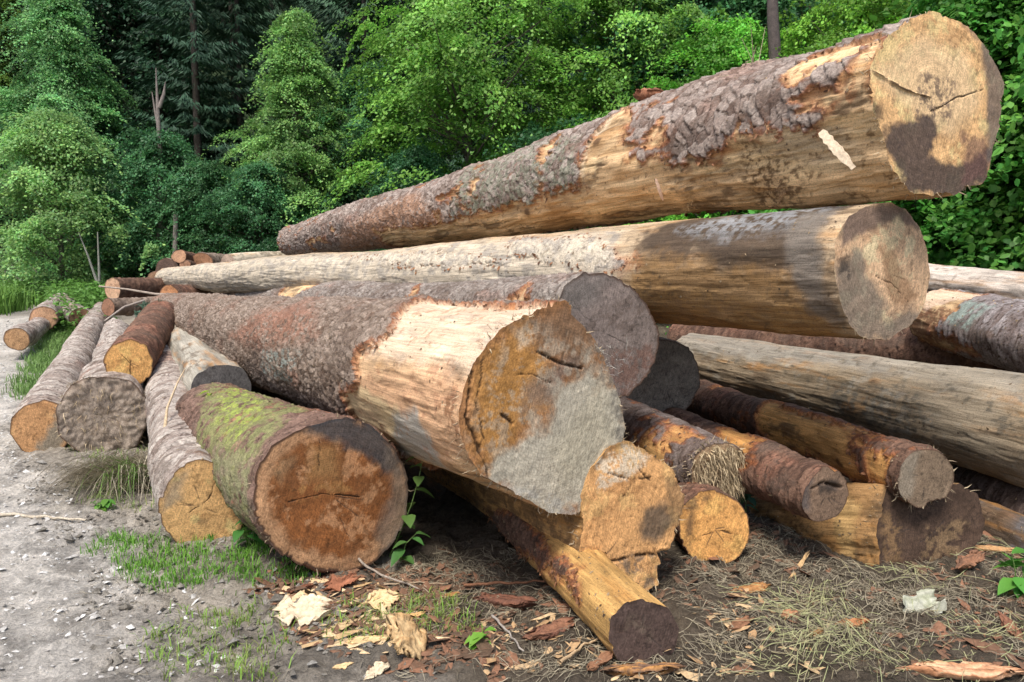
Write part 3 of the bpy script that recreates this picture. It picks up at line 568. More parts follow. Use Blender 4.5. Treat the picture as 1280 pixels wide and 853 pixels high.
LL2 = make_log("bare bluish black log lowest at the right edge, half in shadow", (1340, 700), 3.65, (1150, 622), 4.9, r0=.12, r1=.13, bark=0, woodcol=c3(.13, .115, .11))
LX = make_log("stubby orange brown log peeping out under the dark barked one at the right edge", (1330, 600), 4.6, (1190, 545), 6.2, r0=.11, r1=.1, barkcol=RUSTB, cell=.04, bh=.005, chips=.25, style='rough', woodcol=c3(.4, .17, .06))
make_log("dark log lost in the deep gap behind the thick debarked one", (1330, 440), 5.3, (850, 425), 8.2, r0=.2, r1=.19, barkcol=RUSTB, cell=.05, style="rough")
make_log("dark muddy log end deep in the black hollow behind the mossy log", (590, 640), 4.9, (430, 520), 7.4, r0=.24, r1=.2, bark=0, woodcol=c3(.07, .055, .04), facecol=c3(.045, .035, .027), facevar=.3, blend=.5)  # log added to close the hollow; its dark colour stands in for shade
# left part of the pile
LC = make_log("mossy thick log on the ground with a round dark brown heartwood end", (415, 621), 3.5, (268, 528), 5.35, r1=.25, blend=.8, yaw=0,
  outline=[(385, 537), (420, 529), (460, 538), (490, 565), (506, 600), (505, 640), (490, 675), (465, 700), (430, 711), (395, 708), (360, 690), (335, 660), (322, 625), (327, 590), (345, 560)],
  barkcol=(c3(.27, .18, .15), c3(.11, .07, .055)), cell=.045, bh=.008, red=.4, style='rough', thick=.018, facecol=c3(.50, .31, .16), heart=(.82, c3(.27, .105, .035), .07), facevar=.22, fibre=150,
  paints=[([(262, 480), (330, 480), (390, 520), (345, 560), (322, 600), (325, 680), (280, 620), (255, 520)], c3(.20, .21, .085), dict(k=.85, soft=.05, amp=.1, freq=8, brk=-.06)),
          ([(275, 495), (315, 490), (335, 530), (300, 560), (275, 530)], c3(.28, .34, .07), dict(k=.8, soft=.06, amp=.08, brk=.04)),
          ([(275, 560), (330, 580), (322, 640), (300, 640)], c3(.27, .25, .15), dict(k=.6, soft=.05, brk=-.2))],
  fpaints=[([(378, 540), (400, 522), (440, 520), (485, 540), (500, 590), (478, 592), (455, 565), (420, 552)], c3(.07, .07, .075), dict(k=.92, soft=.03, amp=.05)),
           ([(485, 560), (510, 590), (512, 660), (480, 695), (470, 660), (490, 620)], c3(.20, .16, .125), dict(k=.7, soft=.04, amp=.04)),
           ([(390, 560), (420, 555), (425, 600), (385, 600)], c3(.38, .22, .09), dict(k=.7, soft=.05)), ([(360, 610), (430, 600), (440, 615), (370, 625)], c3(.40, .22, .08), dict(k=.6, brk=0)),
           ([(340, 590), (350, 570), (370, 570), (352, 610)], c3(.5, .33, .18), dict(k=.5, soft=.03))],
  cracks=[([(400, 545), (398, 600)], .003, .002), ([(360, 628), (400, 618), (450, 622)], .004, .004)])
LM = make_log("grey barked log in front on the left with a clean honey coloured sawn end", (252, 634), 4.0, (196, 428), 8.5, r1=.17, blend=.5,
  outline=[(252, 583), (278, 590), (297, 610), (305, 635), (297, 662), (278, 682), (252, 689), (225, 678), (206, 655), (203, 628), (212, 605), (230, 588)],
  barkcol=PALEB, cell=.07, bh=.007, red=.25, style='rough', thick=.015, chips=.0, facecol=c3(.80, .52, .22), facevar=.14,
  fpaints=[([(205, 640), (208, 610), (235, 590), (225, 620)], c3(.42, .34, .24), dict(k=.7, soft=.03)), ([(245, 650), (262, 648), (258, 658)], DARK, dict(k=.6))],
  cracks=[([(236, 640), (262, 622), (268, 605)], .003, .003)])
LP = make_log("long slender grey log at the left edge of the pile beside the gravel track", (49, 537), 6.0, (128, 391), 12.2, r1=.14, blend=.5, yaw=0,
  outline=[(55, 503), (75, 510), (85, 530), (82, 552), (68, 567), (48, 570), (28, 560), (17, 543), (20, 522), (35, 507)],
  barkcol=PALEB, cell=.08, bh=.006, red=.2, style='rough', facecol=c3(.64, .38, .17), fpaints=[([(45, 560), (75, 515), (90, 540), (70, 575)], c3(.30, .27, .21), dict(k=.9, soft=.03, amp=.05))])
LN = make_log("muddy ragged log end squeezed beside the slender grey one", (130, 520), 5.95, (143, 412), 9.5, r0=.24, r1=.13, blend=.6, yaw=0, name='spruce_log',
  outline=[(130, 474), (160, 480), (180, 500), (183, 530), (172, 558), (140, 566), (100, 562), (76, 545), (74, 515), (88, 488), (108, 477)], lump=.03,
  barkcol=PALEB, cell=.06, style='rough', facecol=c3(.40, .35, .27), facevar=.5, frough=.05, fibre=500, ffib=120, fpaints=[([(90, 500), (170, 490), (150, 560), (100, 550)], c3(.22, .16, .11), dict(k=.6, brk=.05))])
LO = make_log("reddish barked log with a bright orange split end lying on two grey logs", (163, 454), 6.2, (200, 400), 8.6, r1=.18, blend=.5,
  outline=[(163, 427), (182, 434), (190, 452), (186, 470), (170, 480), (150, 480), (137, 468), (134, 450), (143, 434)], barkcol=RUSTB, cell=.05, bh=.008, red=.5, style='rough', facecol=c3(.72, .43, .15), facevar=.2,
  cracks=[([(163, 450), (163, 475)], .006, .005), ([(148, 438), (163, 455), (175, 470)], .004, -.003)])
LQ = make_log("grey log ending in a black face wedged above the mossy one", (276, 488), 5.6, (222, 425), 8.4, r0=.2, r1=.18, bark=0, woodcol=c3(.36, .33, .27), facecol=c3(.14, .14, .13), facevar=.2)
# far little logs
FAR = [("small round log end lying alone on the gravel track", (21, 424), 9.6, (55, 405), 11.2, .125, PALEB, c3(.50, .32, .16)),
 ("pale orange log end standing in the weeds beside the track", (54, 398), 11.0, (75, 380), 13, .155, PALEB, c3(.60, .38, .22)),
 ("short grey log with a brown end in the weeds behind the slender one", (101, 398), 11.2, (78, 376), 13.4, .13, PALEB, c3(.20, .12, .07)),
 ("log with a torn pale tip lying crosswise at the far end of the pile", (141, 362), 11.4, (262, 358), 13.2, .15, RUSTB, c3(.62, .42, .26)),
 ("thin barked log crosswise beneath the torn tipped one", (135, 384), 10.9, (260, 378), 12.6, .115, BRB, c3(.35, .2, .12)),
 ("small brown log end at the left foot of the far heap", (193, 348), 12.6, (240, 352), 14.2, .10, RUSTB, c3(.30, .19, .11)),
 ("dark brown log end in the far heap", (208, 337), 12.8, (250, 343), 14.6, .165, BRB, c3(.13, .09, .065)),
 ("tiny pale split log end on top of the far heap", (224, 321), 12.9, (262, 330), 14.3, .095, RUSTB, c3(.5, .31, .18)),
 ("little log end tucked below the tiny pale one in the far heap", (231, 331), 12.9, (272, 338), 14.5, .08, RUSTB, c3(.42, .25, .15)),
 ("orange brown log end at the right of the far heap", (252, 329), 13.2, (300, 330), 15.0, .175, BRB, c3(.34, .19, .10))]
for lb, a, ya, b, yb, r_, bc, fc in FAR:
    make_log(lb, a, ya, b, yb, r0=r_, r1=r_ * .85, barkcol=bc, facecol=fc, cell=.07, bh=.007, style='rough', res=1.7, group="small logs at the far end" )
make_log("second pale peeled log behind the stripped one at the far end of the pile", (285, 330), 11.6, (420, 318), 14.2, r0=.14, r1=.13, bark=0, woodcol=c3(.62, .53, .40), facecol=c3(.5, .4, .3), paints=[(None, c3(.3, .26, .2), dict(k=.7, brk=.2, freq=6))])
make_log("brown jumbled log in the hollow between the two long top logs", (300, 362), 10.0, (420, 350), 12.8, r0=.13, r1=.12, barkcol=RUSTB, facecol=c3(.25, .17, .11), cell=.05, style='rough', fibre=60)
make_log("reddish log buried below the top ones near the far end", (212, 372), 10.6, (330, 366), 13.0, r0=.15, r1=.14, barkcol=RUSTB, facecol=c3(.5, .26, .12), cell=.05, style='rough', chips=.15)
make_log("second grey log hidden deep under the big front logs", (520, 560), 5.6, (330, 470), 8.2, r0=.22, r1=.2, barkcol=BRB, facecol=c3(.1, .08, .06), cell=.06, style='rough')
for l in make_log.info: print("LOG", l)
# ------------------------------------------------------------------ trees
def leaf_quads(Pc, D, Nn, ln, wd):
    """one kite shaped leaf per row: centre, direction, normal, length, width"""
    D = D / np.linalg.norm(D, axis=1, keepdims=True); Sv = np.cross(D, Nn); Sv /= np.linalg.norm(Sv, axis=1, keepdims=True) + 1e-9
    Nn2 = np.cross(Sv, D); ln = ln[:, None]; wd = wd[:, None]
    a = Pc - D * ln * .5; b = Pc - Sv * wd * .5 - Nn2 * ln * .06; c = Pc + D * ln * .5 - Nn2 * ln * .12; d = Pc + Sv * wd * .5 - Nn2 * ln * .06
    V = np.stack([a, b, c, d], 1).reshape(-1, 3); n = len(Pc); F = np.arange(4 * n).reshape(n, 4)
    return V, F
def leaf_six(Pc, D, Nn, ln, wd):
    D = D / np.linalg.norm(D, axis=1, keepdims=True); Sv = np.cross(D, Nn); Sv /= np.linalg.norm(Sv, axis=1, keepdims=True) + 1e-9
    Nn2 = np.cross(Sv, D); ln = ln[:, None]; wd = wd[:, None]; vs = []
    for a, b, h in ((-.5, 0, 0), (-.25, -.42, -.08), (.12, -.40, -.10), (.5, 0, -.16), (.12, .40, -.10), (-.25, .42, -.08)): vs.append(Pc + D * ln * a + Sv * wd * b * 1.15 + Nn2 * ln * h)
    n = len(Pc); V = np.stack(vs, 1).reshape(-1, 3); k = np.arange(n)[:, None] * 6
    return V, np.vstack([k + [0, 1, 2, 3], k + [0, 3, 4, 5]])
def tube(pts, rad, k=7):
    pts = np.asarray(pts, float); V = []; n = len(pts)
    for i in range(n):
        t = pts[min(i + 1, n - 1)] - pts[max(i - 1, 0)]; t /= np.linalg.norm(t) + 1e-9
        u = np.cross(t, [.13, .27, .95]); u /= np.linalg.norm(u) + 1e-9; v = np.cross(t, u)
        for j in range(k):
            a = 6.2832 * j / k; V.append(pts[i] + (u * math.cos(a) + v * math.sin(a)) * rad[i])
    F = [(i * k + j, i * k + (j + 1) % k, (i + 1) * k + (j + 1) % k, (i + 1) * k + j) for i in range(n - 1) for j in range(k)]
    return V, F
def join(parts):
    V, F = [], []
    for v, f in parts:
        o = len(V); V += list(v); F += [tuple(q + o for q in g) for g in f]
    return np.array(V), F
M_TRUNK = col_mat("tree trunk bark", .9, g_bark, .6, .02)
def bark_mesh(name, parts, col, parent):
    V, F = join(parts); return mesh(name, V, F, M_TRUNK, parent, {'Col': np.tile(col, (len(V), 1))})
def decid(seed, H, Rm, shape='round', leaf=.11, sprays=380, per=80, col=(.06, .14, .035), low=.08, spread=.38, trunkc=(.14, .12, .10), six=False, thin=.05, njit=.42):
    rng = np.random.RandomState(seed)
    hs = low + (1 - low) * rng.rand(sprays) ** .85; t = (hs - low) / (1 - low)
    if shape == 'round': env = np.sin(np.pi * np.clip(t * .88 + .1, 0, 1)) ** .6
    elif shape == 'cone': env = (1 - t) ** .75 * smooth(-.1, .22, t) * 1.05 + .05
    else: env = np.sin(np.pi * np.clip(t * .7 + .25, 0, 1)) ** .7
    az = rng.rand(sprays) * 6.2832
    lob = 1 + .8 * vnoise(np.c_[np.cos(az) * 1.5 + seed, np.sin(az) * 1.5, t * 5.5])
    rho = Rm * env * lob * rng.rand(sprays) ** .38 * (1 + .45 * rng.rand(sprays) ** 5)
    hz_ = hs * H * (1 - .06 * (rho / Rm))
    C_ = np.c_[np.cos(az) * rho, np.sin(az) * rho, hz_]
    od = np.c_[np.cos(az + rng.randn(sprays) * .5), np.sin(az + rng.randn(sprays) * .5), -.12 + .3 * rng.randn(sprays)]
    tone = .55 + .95 * rng.rand(sprays) ** 1.3
    i = np.repeat(np.arange(sprays), per); n = len(i)
    sp = spread * (.7 + .6 * rng.rand(sprays))[i]
    la = rng.randn(n) * sp * 1.25; lb = rng.randn(n) * sp * .5 * (1.2 - .35 * np.clip(la / sp, -1, 2))
    side = np.c_[-od[i, 1], od[i, 0], 0 * la]
    Pc = C_[i] + od[i] * la[:, None] + side * lb[:, None]; Pc[:, 2] += rng.randn(n) * thin - .35 * (la ** 2 + lb ** 2) / (sp + .05)
    D = od[i] + rng.randn(n, 3) * .6; D[:, 2] -= .3
    Nn = np.c_[rng.randn(n) * njit + .45 * np.cos(az[i]), rng.randn(n) * njit + .45 * np.sin(az[i]), np.ones(n)]
    ln = leaf * (.6 + .7 * rng.rand(n)); V, F = (leaf_six if six else leaf_quads)(Pc, D, Nn, ln, ln * (.55 + .2 * rng.rand(n)))
    c = np.asarray(col) * tone[i][:, None] * np.c_[.85 + .4 * rng.rand(n), np.ones(n), .8 + .4 * rng.rand(n)]
    c = np.repeat(c, 6 if six else 4, 0)
    parts = [tube([(0, 0, -.3), (.05, 0, H * .3), (0, .08, H * .6), (.05, 0, H * .93)], [H * .016, H * .012, H * .008, .01])]
    for q in rng.choice(sprays, min(70, sprays), replace=False):
        e = C_[q]; b = np.array([0, 0, max(.2, e[2] - .55 * np.hypot(e[0], e[1]))]); m = (b + e) / 2 + [0, 0, -.08]
        parts.append(tube([b, m, e], [H * .0042, H * .003, .006], 5))
    return V, F, c, parts, trunkc
def spruce(seed, H, Rm, col=(.022, .05, .024)):
    rng = np.random.RandomState(seed); Pc, D, Nn, T_ = [], [], [], []; z = H * .08; parts = [tube([(0, 0, -.5), (0, 0, H * .5), (0, 0, H)], [H * .009, H * .006, .01])]
    while z < H * .985:
        t = z / H; Lb = Rm * (1 - t) ** .85 * (.85 + .3 * rng.rand()) + .12
        for k in range(rng.randint(6, 9)):
            a = rng.rand() * 6.2832; L_ = Lb * (.7 + .5 * rng.rand()); d = np.array([math.cos(a), math.sin(a), 0])
            n = int(80 * max(.35, L_ / Rm) + 14); r_ = np.sqrt(rng.rand(n)) * L_
            drop = -.28 * r_ + .16 * r_ ** 2 / Lb; wdt = .34 * L_ * (1 - r_ / L_ * .8)
            s = rng.randn(n) * wdt * .5; p = d * r_[:, None] + np.array([-d[1], d[0], 0]) * s[:, None]; p[:, 2] = z + drop - .12 * rng.rand(n) - .2 * np.abs(s)
            Pc.append(p); dd = d * .8 + np.array([-d[1], d[0], 0]) * (s / (wdt + .05))[:, None]; dd[:, 2] -= .35 + .4 * rng.rand(n); D.append(dd)
            Nn.append(np.c_[rng.randn(n) * .4, rng.randn(n) * .4, np.ones(n)]); T_.append(np.full(n, .7 + .6 * rng.rand()))
        z += H * .022 * (.8 + .4 * rng.rand())
    Pc, D, Nn, T_ = np.vstack(Pc), np.vstack(D), np.vstack(Nn), np.concatenate(T_); n = len(Pc); ln = .26 * (.6 + .7 * rng.rand(n))
    V, F = leaf_quads(Pc, D, Nn, ln, ln * .2); c = np.repeat(np.asarray(col) * T_[:, None], 4, 0)
    return V, F, c, parts, (.06, .05, .042)
PROTO = {}
def proto(key, gen, mat):
    if key not in PROTO: PROTO[key] = (gen(), mat, {})
    return PROTO[key]
def tree(key, gen, x, y, label, cat='tree', name='deciduous_tree', s=1., rot=0., group=None, mat=None, z=None, tint=None):
    (V, F, c, parts, tc), mt, cache = proto(key, gen, mat or M_LEAF)
    zz = float(terr(x, y)) if z is None else z
    root = empty(name, (x, y, zz), label, cat, group); root.scale = (s, s, s); root.rotation_euler = (0, 0, rot)
    if 'o' not in cache:
        a = mesh('crown', V, F, mt, root, {'Col': c}, False); b = bark_mesh('trunk', parts, tc, root); cache['o'] = (a, b)
    else:
        for src in cache['o']:
            q = src.copy(); sc.collection.objects.link(q); q.parent = root
    return root
def X_at(u, y): return (u - 640) / FPX * y
GRN = (.060, .135, .048); BRT = (.105, .21, .045); TEAL = (.038, .105, .055); YEL = (.12, .18, .035)
dA = lambda: decid(1, 9.6, 2.4, 'cone', .085, 300, 330, (.20, .42, .15), low=.02, spread=.36)
dB = lambda: decid(2, 8.6, 2.1, 'cone', .08, 280, 330, (.20, .42, .12), low=.02, spread=.33)
dC = lambda: decid(3, 9.2, 2.2, 'round', .085, 320, 330, (.16, .40, .07), low=.03, spread=.38)
dD = lambda: decid(4, 8.6, 2.3, 'round', .09, 260, 270, (.06, .18, .065), low=.05, spread=.38)
dE = lambda: decid(5, 4.2, 1.5, 'bush', .07, 170, 300, (.21, .43, .14), low=.02, spread=.26)
dF = lambda: decid(6, 4.0, 1.6, 'bush', .07, 170, 300, (.07, .20, .075), low=.02, spread=.28)
dG = lambda: decid(7, 5.6, 1.85, 'round', .065, 260, 330, (.18, .42, .05), low=.03, spread=.28)
dH = lambda: decid(8, 5.6, 1.9, 'round', .095, 300, 170, (.11, .29, .045), low=.02, spread=.34, six=True)
dY = lambda: decid(10, 9.6, 2.6, 'round', .09, 280, 280, (.14, .26, .045), spread=.40)
dK = lambda: decid(9, 10, 2.7, 'round', .14, 280, 140, (.03, .085, .035), spread=.46)  # leaf colour darkened to carry the shade of the back rows
sA = lambda: spruce(11, 17, 3.1, (.028, .07, .035)); sB = lambda: spruce(12, 14, 2.7, (.035, .08, .04))
front = [
 ('A', dA, 92, 21, "tall rounded light green tree at the upper left of the forest edge", .86, .3), ('E', dE, 78, 17.2, "pale green bushy young tree at the far left bend of the track", 1.0, 1.),
 ('Y', dY, -25, 25.5, "yellowish green tree cut by the left border of the photo", 1.05, 2.), ('B', dB, 378, 19, "light green cone shaped tree rising left of the long top log's thin end", .80, .7),
 ('F', dF, 205, 18.6, "bluish green bush below the bare dead trunk", 1.0, 2.2), ('F', dF, 262, 18.0, "dark green bush just above the far heap of logs", .8, 4.2), ('K', dK, 165, 24, "mid green tree behind the bare dead trunk", .95, 5.), ('F', dF, 330, 17.6, "low dark bush under the cone shaped tree", .78, .4),
 ('D', dD, 468, 19.5, "dark leafy tree in the shade between the cone shaped and the bright tree", .68, 1.1), ('C', dC, 585, 17, "broad bright green tree above the middle of the top log", .93, .1),
 ('C', dC, 765, 17.5, "mid green tree with shaded hollows right of the broad bright one", .9, 3.), ('F', dF, 690, 14.5, "dark low bush hugging the middle of the top log", .8, 1.6), ('F', dF, 520, 16.0, "low bush below the dark leafy tree", .8, 3.6),
 ('G', dG, 905, 12.6, "fresh bright green small leaved tree above the stripped stretch of the top log", .86, 1.3), ('G', dG, 1060, 12.8, "bright leafy tree behind the raised sawn end of the top log", .95, 3.3),
 ('H', dH, 1245, 9.6, "big leaved dark green tree close behind the right side of the pile", .92, .5), ('H', dH, 1150, 11.2, "leafy tree peeking out right below the raised sawn end", .8, 2.5), ('H', dH, 1370, 9.0, "big leaved tree cut by the right border of the photo", 1.05, 4.0),
 ('C', dC, 1190, 15.5, "tall green tree in the upper right corner", 1.0, 2.), ('D', dD, 860, 17.5, "dark tree in the gap between the mid green and the fresh bright tree", 1.0, 4.4), ('D', dD, 1010, 17.5, "dark tree behind the two fresh bright ones", 1.1, 5.4)]
for key, gen, u, y, lb, s, r_ in front:
    tree(key, gen, X_at(u, y), y, lb, 'bush' if 'bush' in lb and 'tree' not in lb else 'tree', 'leafy_bush' if key == 'F' else 'deciduous_tree', s, r_)
for key, gen, u, y, lb, s_, r_ in [('sA', sA, 255, 21.5, "dark spruce in the gap right of the bare dead trunk", .85, 1.), ('sB', sB, 308, 23.0, "slim dark spruce immediately left of the cone shaped tree", .95, 2.), ('sB', sB, 462, 22.5, "dark spruce right of the cone shaped tree", 1.05, 3.), ('sA', sA, 505, 25.0, "tall dark spruce left of the broad bright tree", 1.0, 4.), ('sB', sB, 212, 24.5, "dark spruce right behind the bare dead trunk", 1.0, 5.), ('sA', sA, 675, 21.5, "dark spruce in the hollow between the two bright middle trees", .95, .4)]:
    tree(key, gen, X_at(u, y), y, lb, 'spruce', 'spruce_tree', s_, r_, None, M_NEEDLE)
rr = random.Random(5)
for row, (y, n, w_) in enumerate([(26, 10, 17.5), (33, 13, 24), (42, 15, 31), (53, 15, 40)]):
    for k in range(n):
        x = -w_ + 2 * w_ * (k + .5 + rr.uniform(-.3, .3)) / n; yy = y + rr.uniform(-2, 2); u = 640 + x / yy * FPX
        lefty = -100 < u < 520
        if lefty or rr.random() < .45:
            tree('sA' if rr.random() < .6 else 'sB', sA if rr.random() < .6 else sB, x, yy, "dark spruce among the others on the wooded slope behind", 'spruce', 'spruce_tree', rr.uniform(.85, 1.2), rr.uniform(0, 6), "dark spruces filling the slope", M_NEEDLE) if 'sA' in PROTO and 'sB' in PROTO else (tree('sA', sA, x, yy, "dark spruce among the others on the wooded slope behind", 'spruce', 'spruce_tree', 1., 0, "dark spruces filling the slope", M_NEEDLE) if 'sA' not in PROTO else tree('sB', sB, x, yy, "dark spruce among the others on the wooded slope behind", 'spruce', 'spruce_tree', 1., 0, "dark spruces filling the slope", M_NEEDLE))
        else:
            tree('K', dK, x, yy, "leafy tree among the spruces on the wooded slope behind", 'tree', 'deciduous_tree', rr.uniform(1.0, 1.35), rr.uniform(0, 6), "leafy trees filling the slope")
# bare trunks
GW = (.20, .17, .155)
def snag(u, y, parts, label, col=GW):
    x = X_at(u, y); root = empty('dead_tree', (x, y, float(terr(x, y))), label, 'dead tree'); bark_mesh('trunk', parts[:1], col, root)
    for p in parts[1:]: bark_mesh('limb', [p], col, root)
def pt(u, v, y, u0): p = P(u, v, y); x0 = X_at(u0, y); return p - [x0, y, float(terr(x0, y))]
y_ = 18.4; q = lambda u, v: pt(u, v, y_, 200)
snag(200, y_, [tube([q(203, 360), q(200, 300), q(200, 190), q(197, 130), q(195, 85)], [.09, .08, .06, .04, .01]), tube([q(199, 165), q(194, 140), q(190, 115)], [.035, .028, .01]), tube([q(199, 135), q(205, 118), q(207, 102)], [.05, .04, .01]), tube([q(199, 200), q(186, 190), q(176, 172)], [.06, .045, .01]), tube([q(186, 190), q(181, 200), q(179, 215)], [.03, .02, .01])], "bare grey dead trunk with broken forked tips among the left trees")
y_ = 12.0; q = lambda u, v: pt(u, v, y_, 967)
snag(967, y_, [tube([q(972, 200), q(968, 60), q(966, 25), q(965, -15)], [.10, .095, .09, .08])], "dark bare trunk at the top edge between the two fresh green trees", (.10, .08, .075))
y_ = 16.0; q = lambda u, v: pt(u, v, y_, 120)
snag(120, y_, [tube([q(128, 380), q(122, 355), q(110, 320), q(98, 290)], [.035, .03, .02, .01]), tube([q(124, 378), q(124, 340), q(122, 290)], [.03, .025, .01])], "thin pale leaning saplings in front of the left bushes", (.30, .29, .25))
snag(219, 17.0, [tube([pt(219, 345, 17., 219), pt(219, 310, 17., 219), pt(220, 268, 17., 219)], [.06, .055, .05])], "short grey broken trunk behind the far heap of logs")
# ------------------------------------------------------------------ grass, weeds and plants
def inpoly(polys, n, rng, margin=0):
    """random points inside ground polygons given in photo pixels"""
    out = []
    for pl in polys:
        g = np.array(Gp(pl)); lo, hi = g.min(0), g.max(0); a = rng.rand(int(n * 3), 2) * (hi - lo) + lo; a = a[polydist(a, g) + .12 * vnoise(np.c_[a * 6, a[:, :1] * 0]) < .03][:n]; out.append(a)
    return np.vstack(out)
def blades(name, XYp, hgt, wd, cols, label, lean=.5, seed=1, mat=None, kind='stuff', cat=None, loc0=None, parent=None, clump=True, z=None):
    rng = np.random.RandomState(seed); n = len(XYp); z0 = (gz(XYp[:, 0], XYp[:, 1]) if z is None else z) - .004
    a = rng.rand(n) * 6.2832; h = hgt * (.45 + .9 * rng.rand(n)); l = h * lean * (.3 + 1.2 * rng.rand(n))
    d = np.c_[np.cos(a), np.sin(a)]; sd = np.c_[-d[:, 1], d[:, 0]] * (wd * (.6 + .8 * rng.rand(n)))[:, None]
    B = np.c_[XYp, z0]; Mi = np.c_[XYp + d * (l * .35)[:, None], z0 + h * .62]; T = np.c_[XYp + d * l[:, None], z0 + h * (.95 - .4 * lean * rng.rand(n))]
    S3 = np.c_[sd, 0 * a]; V = np.stack([B - S3, B + S3, Mi - S3 * .8, Mi + S3 * .8, T], 1).reshape(-1, 3); k = np.arange(n) * 5
    F = np.vstack([np.c_[k, k + 1, k + 3, k + 2], np.c_[k + 2, k + 3, k + 4, k + 4]])
    F = [tuple(f) for f in np.c_[k, k + 1, k + 3, k + 2].tolist()] + [tuple(f) for f in np.c_[k + 2, k + 3, k + 4].tolist()]
    g = rng.rand(n, 1); c = np.asarray(cols[0]) * g + np.asarray(cols[1]) * (1 - g); c = np.repeat(c, 5, 0)
    off = np.array([XYp[0, 0], XYp[0, 1], z0[0]]) if parent is None else loc0
    o = mesh(name, V - off, F, mat or M_GRASS, parent, {'Col': c}, False, loc=tuple(off) if parent is None else (0, 0, 0))
    if kind: tag(o, label, cat, kind=kind)
    return o
rg = np.random.RandomState(3)
def clumps(pts, per, sig, rng): i = np.repeat(np.arange(len(pts)), per); return pts[i] + rng.randn(len(i), 2) * sig
GA, GB = (.20, .40, .05), (.11, .25, .04)
pA = inpoly([[(140, 668), (215, 672), (262, 690), (330, 700), (385, 712), (380, 735), (300, 735), (225, 730), (130, 722)]], 260, rg)
blades('grass', clumps(pA, 9, .03, rg), .055, .0022, (GA, GB), "fresh green grass in front of the left sawn ends", .6, 1, cat='grass')
pB = inpoly([[(215, 765), (290, 762), (350, 800), (335, 853), (250, 853), (205, 810)], [(400, 755), (560, 745), (590, 800), (420, 800)], [(100, 560), (180, 560), (190, 640), (120, 640)]], 90, rg)
blades('grass', clumps(pB, 8, .035, rg), .05, .002, (GA, (.24, .24, .09)), "sparse green grass growing through the mud in the foreground", .8, 2, cat='grass')
pC = inpoly([[(70, 400), (118, 402), (100, 440), (75, 470), (62, 490), (40, 505), (30, 480), (45, 445), (60, 425)]], 900, rg)
blades('grass', clumps(pC, 14, .07, rg), .12, .004, ((.22, .34, .10), (.14, .25, .07)), "pale green grass strip between the track and the slender log", .7, 3, cat='grass')
pD = inpoly([[(262, 560), (320, 660), (335, 700), (310, 700), (262, 640)]], 60, rg)
blades('grass', clumps(pD, 14, .03, rg), .09, .002, (GB, (.05, .12, .03)), "grass growing in the gaps between the front logs", .7, 4, cat='grass')
pE = inpoly([[(-60, 380), (0, 378), (0, 392), (-60, 400)], [(0, 352), (140, 372), (120, 392), (100, 384), (40, 380), (0, 378)]], 700, rg)
blades('weeds', clumps(pE, 16, .2, rg), .42, .012, ((.15, .30, .05), (.09, .20, .04)), "tall green weeds at the forest edge beyond the track", .5, 5, cat='weeds')
# leafy herbs near (0..140, 340..400)
def herb_leaves(Pc, rng, leaf, col, up=1.):
    n = len(Pc); D = rng.randn(n, 3); D[:, 2] *= .4; Nn = np.c_[rng.randn(n) * .5, rng.randn(n) * .5, np.ones(n) * up]; ln = leaf * (.6 + .8 * rng.rand(n))
    V, F = leaf_quads(Pc, D, Nn, ln, ln * .6); c = np.asarray(col) * (.7 + .6 * rng.rand(n, 1)); return V, F, np.repeat(c, 4, 0)
pF = np.vstack([inpoly([[(75, 392), (140, 385), (112, 420), (88, 428)]], 60, rg), inpoly([[(-40, 372), (120, 378), (95, 390), (0, 380)]], 90, rg)])
i = np.repeat(np.arange(len(pF)), 60); q = pF[i] + rg.randn(len(i), 2) * .16; V, F, c = herb_leaves(np.c_[q, gz(q[:, 0], q[:, 1]) + rg.rand(len(i)) * .5], rg, .075, (.13, .26, .05)); off = V[0].copy()
tag(mesh('weeds', V - off, F, M_LEAF, None, {'Col': c}, False, tuple(off)), "leafy bright green weeds crowding round the far left logs", "weeds", kind='stuff')
def plant(name, u, v, label, cat, stems, leaf, col, seed, z=None, at=None):
    """stems: list of pixel-height polylines given in metres relative to the base; leaves along them"""
    rng = np.random.RandomState(seed); b = G(u, v) if at is None else np.asarray(at, float); b[2] = gz(b[0], b[1])[0] if at is None else b[2]
    root = empty(name, b, label, cat)
    for st, nl, ll in stems:
        st = np.array(st, float); bark_mesh('stem', [tube(st, np.linspace(.0042, .0015, len(st)), 5)], (.13, .20, .06), root)
        t = np.linspace(.15, 1, nl); seg = np.interp(t * (len(st) - 1), range(len(st)), range(len(st))); Pt = np.c_[[np.interp(seg, range(len(st)), st[:, k]) for k in range(3)]].T
        for p in Pt:
            d = rng.randn(3); d[2] = -.15 + .3 * rng.rand(); d /= np.linalg.norm(d); s = np.cross(d, [0, 0, 1]); s /= np.linalg.norm(s); L_ = ll * (.7 + .5 * rng.rand()); W = L_ * .32
            prof = [(0, .08), (.15, .6), (.4, 1), (.6, .85), (.8, .5), (1, 0)]; vs = []; fs = []
            for k, (a, w_) in enumerate(prof):
                c0 = p + d * L_ * a + np.array([0, 0, -.35 * L_ * a * a]); vs += [c0 - s * W * w_ + [0, 0, .12 * L_ * w_], c0, c0 + s * W * w_ + [0, 0, .12 * L_ * w_]]
                if k: m = 3 * k; fs += [(m - 3, m - 2, m + 1, m), (m - 2, m - 1, m + 2, m + 1)]
            mesh('leaf', np.array(vs), fs, M_LEAF, root, {'Col': np.tile(np.asarray(col) * (.8 + .4 * rng.rand()), (len(vs), 1))})
    return root
plant('tall_weed', 487, 702, "tall leafy green stem leaning against the brown heartwood log end", 'plant', [([(0, 0, 0), (.06, .0, .14), (.11, .02, .26), (.15, .02, .40), (.17, .03, .50)], 8, .10)], .1, (.13, .24, .06), 4)
